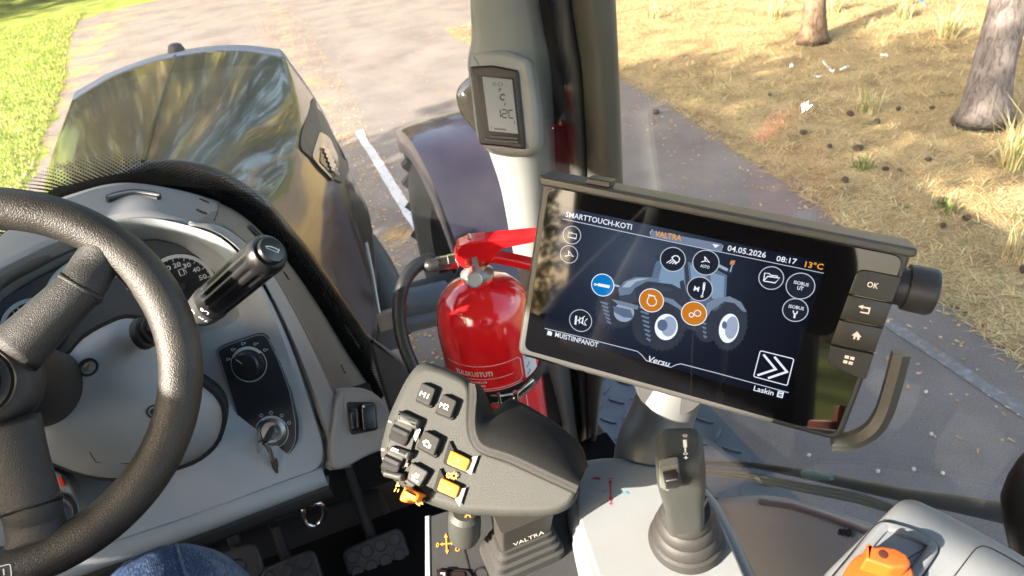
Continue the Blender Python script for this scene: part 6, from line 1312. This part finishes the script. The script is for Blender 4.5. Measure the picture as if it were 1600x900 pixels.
# thumb wheels on the left edge
def thumb_wheel(c, r, ln):
    o = FG.pt(*FG.loc(*c, .0), -.006); ax_ = (FG.pt(*FG.loc(c[0]+30, c[1]+14))-FG.pt(*FG.loc(*c))).normalized()
    bm = B(); L = []
    for h, rr in ((-ln/2, r*.55), (-ln/2, r*.95), (-ln*.42, r), (ln*.42, r), (ln/2, r*.95), (ln/2, r*.55)):
        y_ = ax_.cross(FG.n).normalized(); z_ = y_.cross(ax_)
        L.append([o+ax_*h+(y_*math.cos(2*math.pi*i/30)+z_*math.sin(2*math.pi*i/30))*rr*(.9 if i % 3 == 0 else 1) for i in range(30)])
    rings(bm, L); return obj('thumb_wheel', bm, mat('wheel_black', (.016, .016, .017), .35), CL, smooth=25)
bm = B(); prism(bm, FG, rnd(gl([(624, 641), (656, 657), (634, 735), (600, 722)], .002), .006), -.002, .0027, .0006); obj('wheel_slot', bm, mat('slot_dark', (.03, .03, .03), .6), fac)
thumb_wheel((630, 676), .0135, .017); thumb_wheel((617, 722), .0135, .016)
for pts in ([(622, 640), (657, 656), (652, 672), (618, 660)], [(611, 695), (644, 706), (638, 719), (605, 706)], [(600, 733), (632, 740), (627, 752), (596, 744)]):
    q = rnd(gl(pts, .006), .002); bm = B(); prism(bm, FG, q, -.004, .0075, .0035, 4); obj('wheel_guard', bm, M_lb, CL, smooth=40)
ik = Ink(FG, .0079); ik.px([(613, 699), (623, 703), (621, 707), (611, 703)]); ik.done('guard_print', M_white, fac)
ik = Ink(FG, .0029); ik.px([(646, 679), (655, 668), (657, 672), (649, 690)]); ik.lpx([(607, 658), (611, 660)], .001); ik.lpx([(598, 716), (600, 718)], .001); ik.done('face_print', M_white, fac)
ik = Ink(FG, .0029); ik.px([(596, 700), (601, 701), (600, 705), (595, 704)]); ik.px([(633, 722), (638, 724), (636, 730), (632, 728)]); ik.done('red_face_print', mat('salmon_print', (.55, .15, .12), .5), fac)
ik = Ink(FG, .0029); ik.px([(618, 760), (621, 753), (625, 760)]); ik.lpx([(616, 768), (619, 762)], .0008); ik.lpx([(621, 769), (623, 764)], .0008); ik.done('yellow_face_print', mat('yellow_print', (.65, .5, .05), .5), fac)
bm = B(); o_ = FG.pt(*FG.loc(636, 772, .004), .0); FL = Fr(o_, GN, u=FG.u); prism(bm, FL, rnd(FL.locs([(633, 758), (640, 764), (658, 772), (650, 786), (640, 781), (634, 786), (623, 782), (625, 774)], .012), .002), -.006, .013, .003); obj('orange_toggle', bm, mat('toggle_orange', (.82, .20, .012), .4), CL, smooth=30)
bm = B(); prism(bm, FG, rnd(gl([(638, 762), (655, 768), (668, 782), (650, 790)], .002), .003), -.002, .0026, .0005); obj('toggle_slot', bm, MATS['black_seal'], fac)
ik = Ink(FG, .0030); ik.lpx([(650, 786), (656, 790)], .001); ik.lpx([(657, 781), (660, 788), (655, 786)], .001); ik.done('toggle_print', mat('amber_print', (.70, .36, .04), .5), fac)
# knob hanging below the grip and the stem with its bellows
kf = P(726, 822, d=.60); kx_ = (P(726, 845, d=.612)-kf).normalized(); bm = B(); lathe(bm, kf-kx_*.02, kx_, [(.010, 0), (.0135, .004), (.0140, .014), (.0138, .030), (.012, .036), (.001, .0365)], 30); kb_ = obj('side_knob', bm, M_lb, CL)
fk = Fr(P(727, 811, d=.583), CAM-P(727, 811, d=.583), u=RGT); ik = Ink(fk, .0); ik.ring(fk.loc(731, 809), .0022, .0009, 14); ik.ring(fk.loc(728, 812), .0015, .0009, 14); ik.px([(718, 813), (736, 816), (735, 819), (720, 817)]); ik.done('knob_symbol', MATS['orange_print'], kb_)
sO = FA.pt(*FA.loc(815, 862, -.012), -.012); sx_ = (FA.u).normalized(); up_ = FA.n; top_ = P(815, 812, d=.60); sh_ = top_-sO
def rr_(c, hw, hd, r=.008): return [c+sx_*p[0]+FA.v*p[1] for p in rnd([(-hw, -hd), (hw, -hd), (hw, hd), (-hw, hd)], r, 4)]
bm = B(); rings(bm, [rr_(sO+sh_*t, hw, hd) for t, hw, hd in [(0, .034, .022), (.16, .0335, .0215), (.2, .030, .019), (.34, .0305, .019), (.38, .0275, .0165), (.52, .028, .0165), (.56, .025, .0145), (.68, .025, .0145), (.7, .022, .012), (1.0, .022, .012)]]); obj('bellows', bm, M_boot, CL, smooth=30)
bm = B(); rings(bm, [rr_(sO+sh_*t, hw, hd, .003) for t, hw, hd in [(.6, .0225, .0125), (1.0, .0235, .0135), (1.35, .024, .016)]]); stm = obj('stem', bm, mat('stem_dark', (.035, .034, .03), .45), CL, smooth=30)
fs = Fr(sO+sh_*.85-FA.v*.0142, -FA.v+FA.n*.15, u=sx_); ik = Ink(fs, .0006); ik.text('VALTRA', (-.0135, -.0022), (.0145, -.0022), .0042, .0); ik.done('stem_lettering', mat('stem_print', (.6, .56, .5), .5), stm)
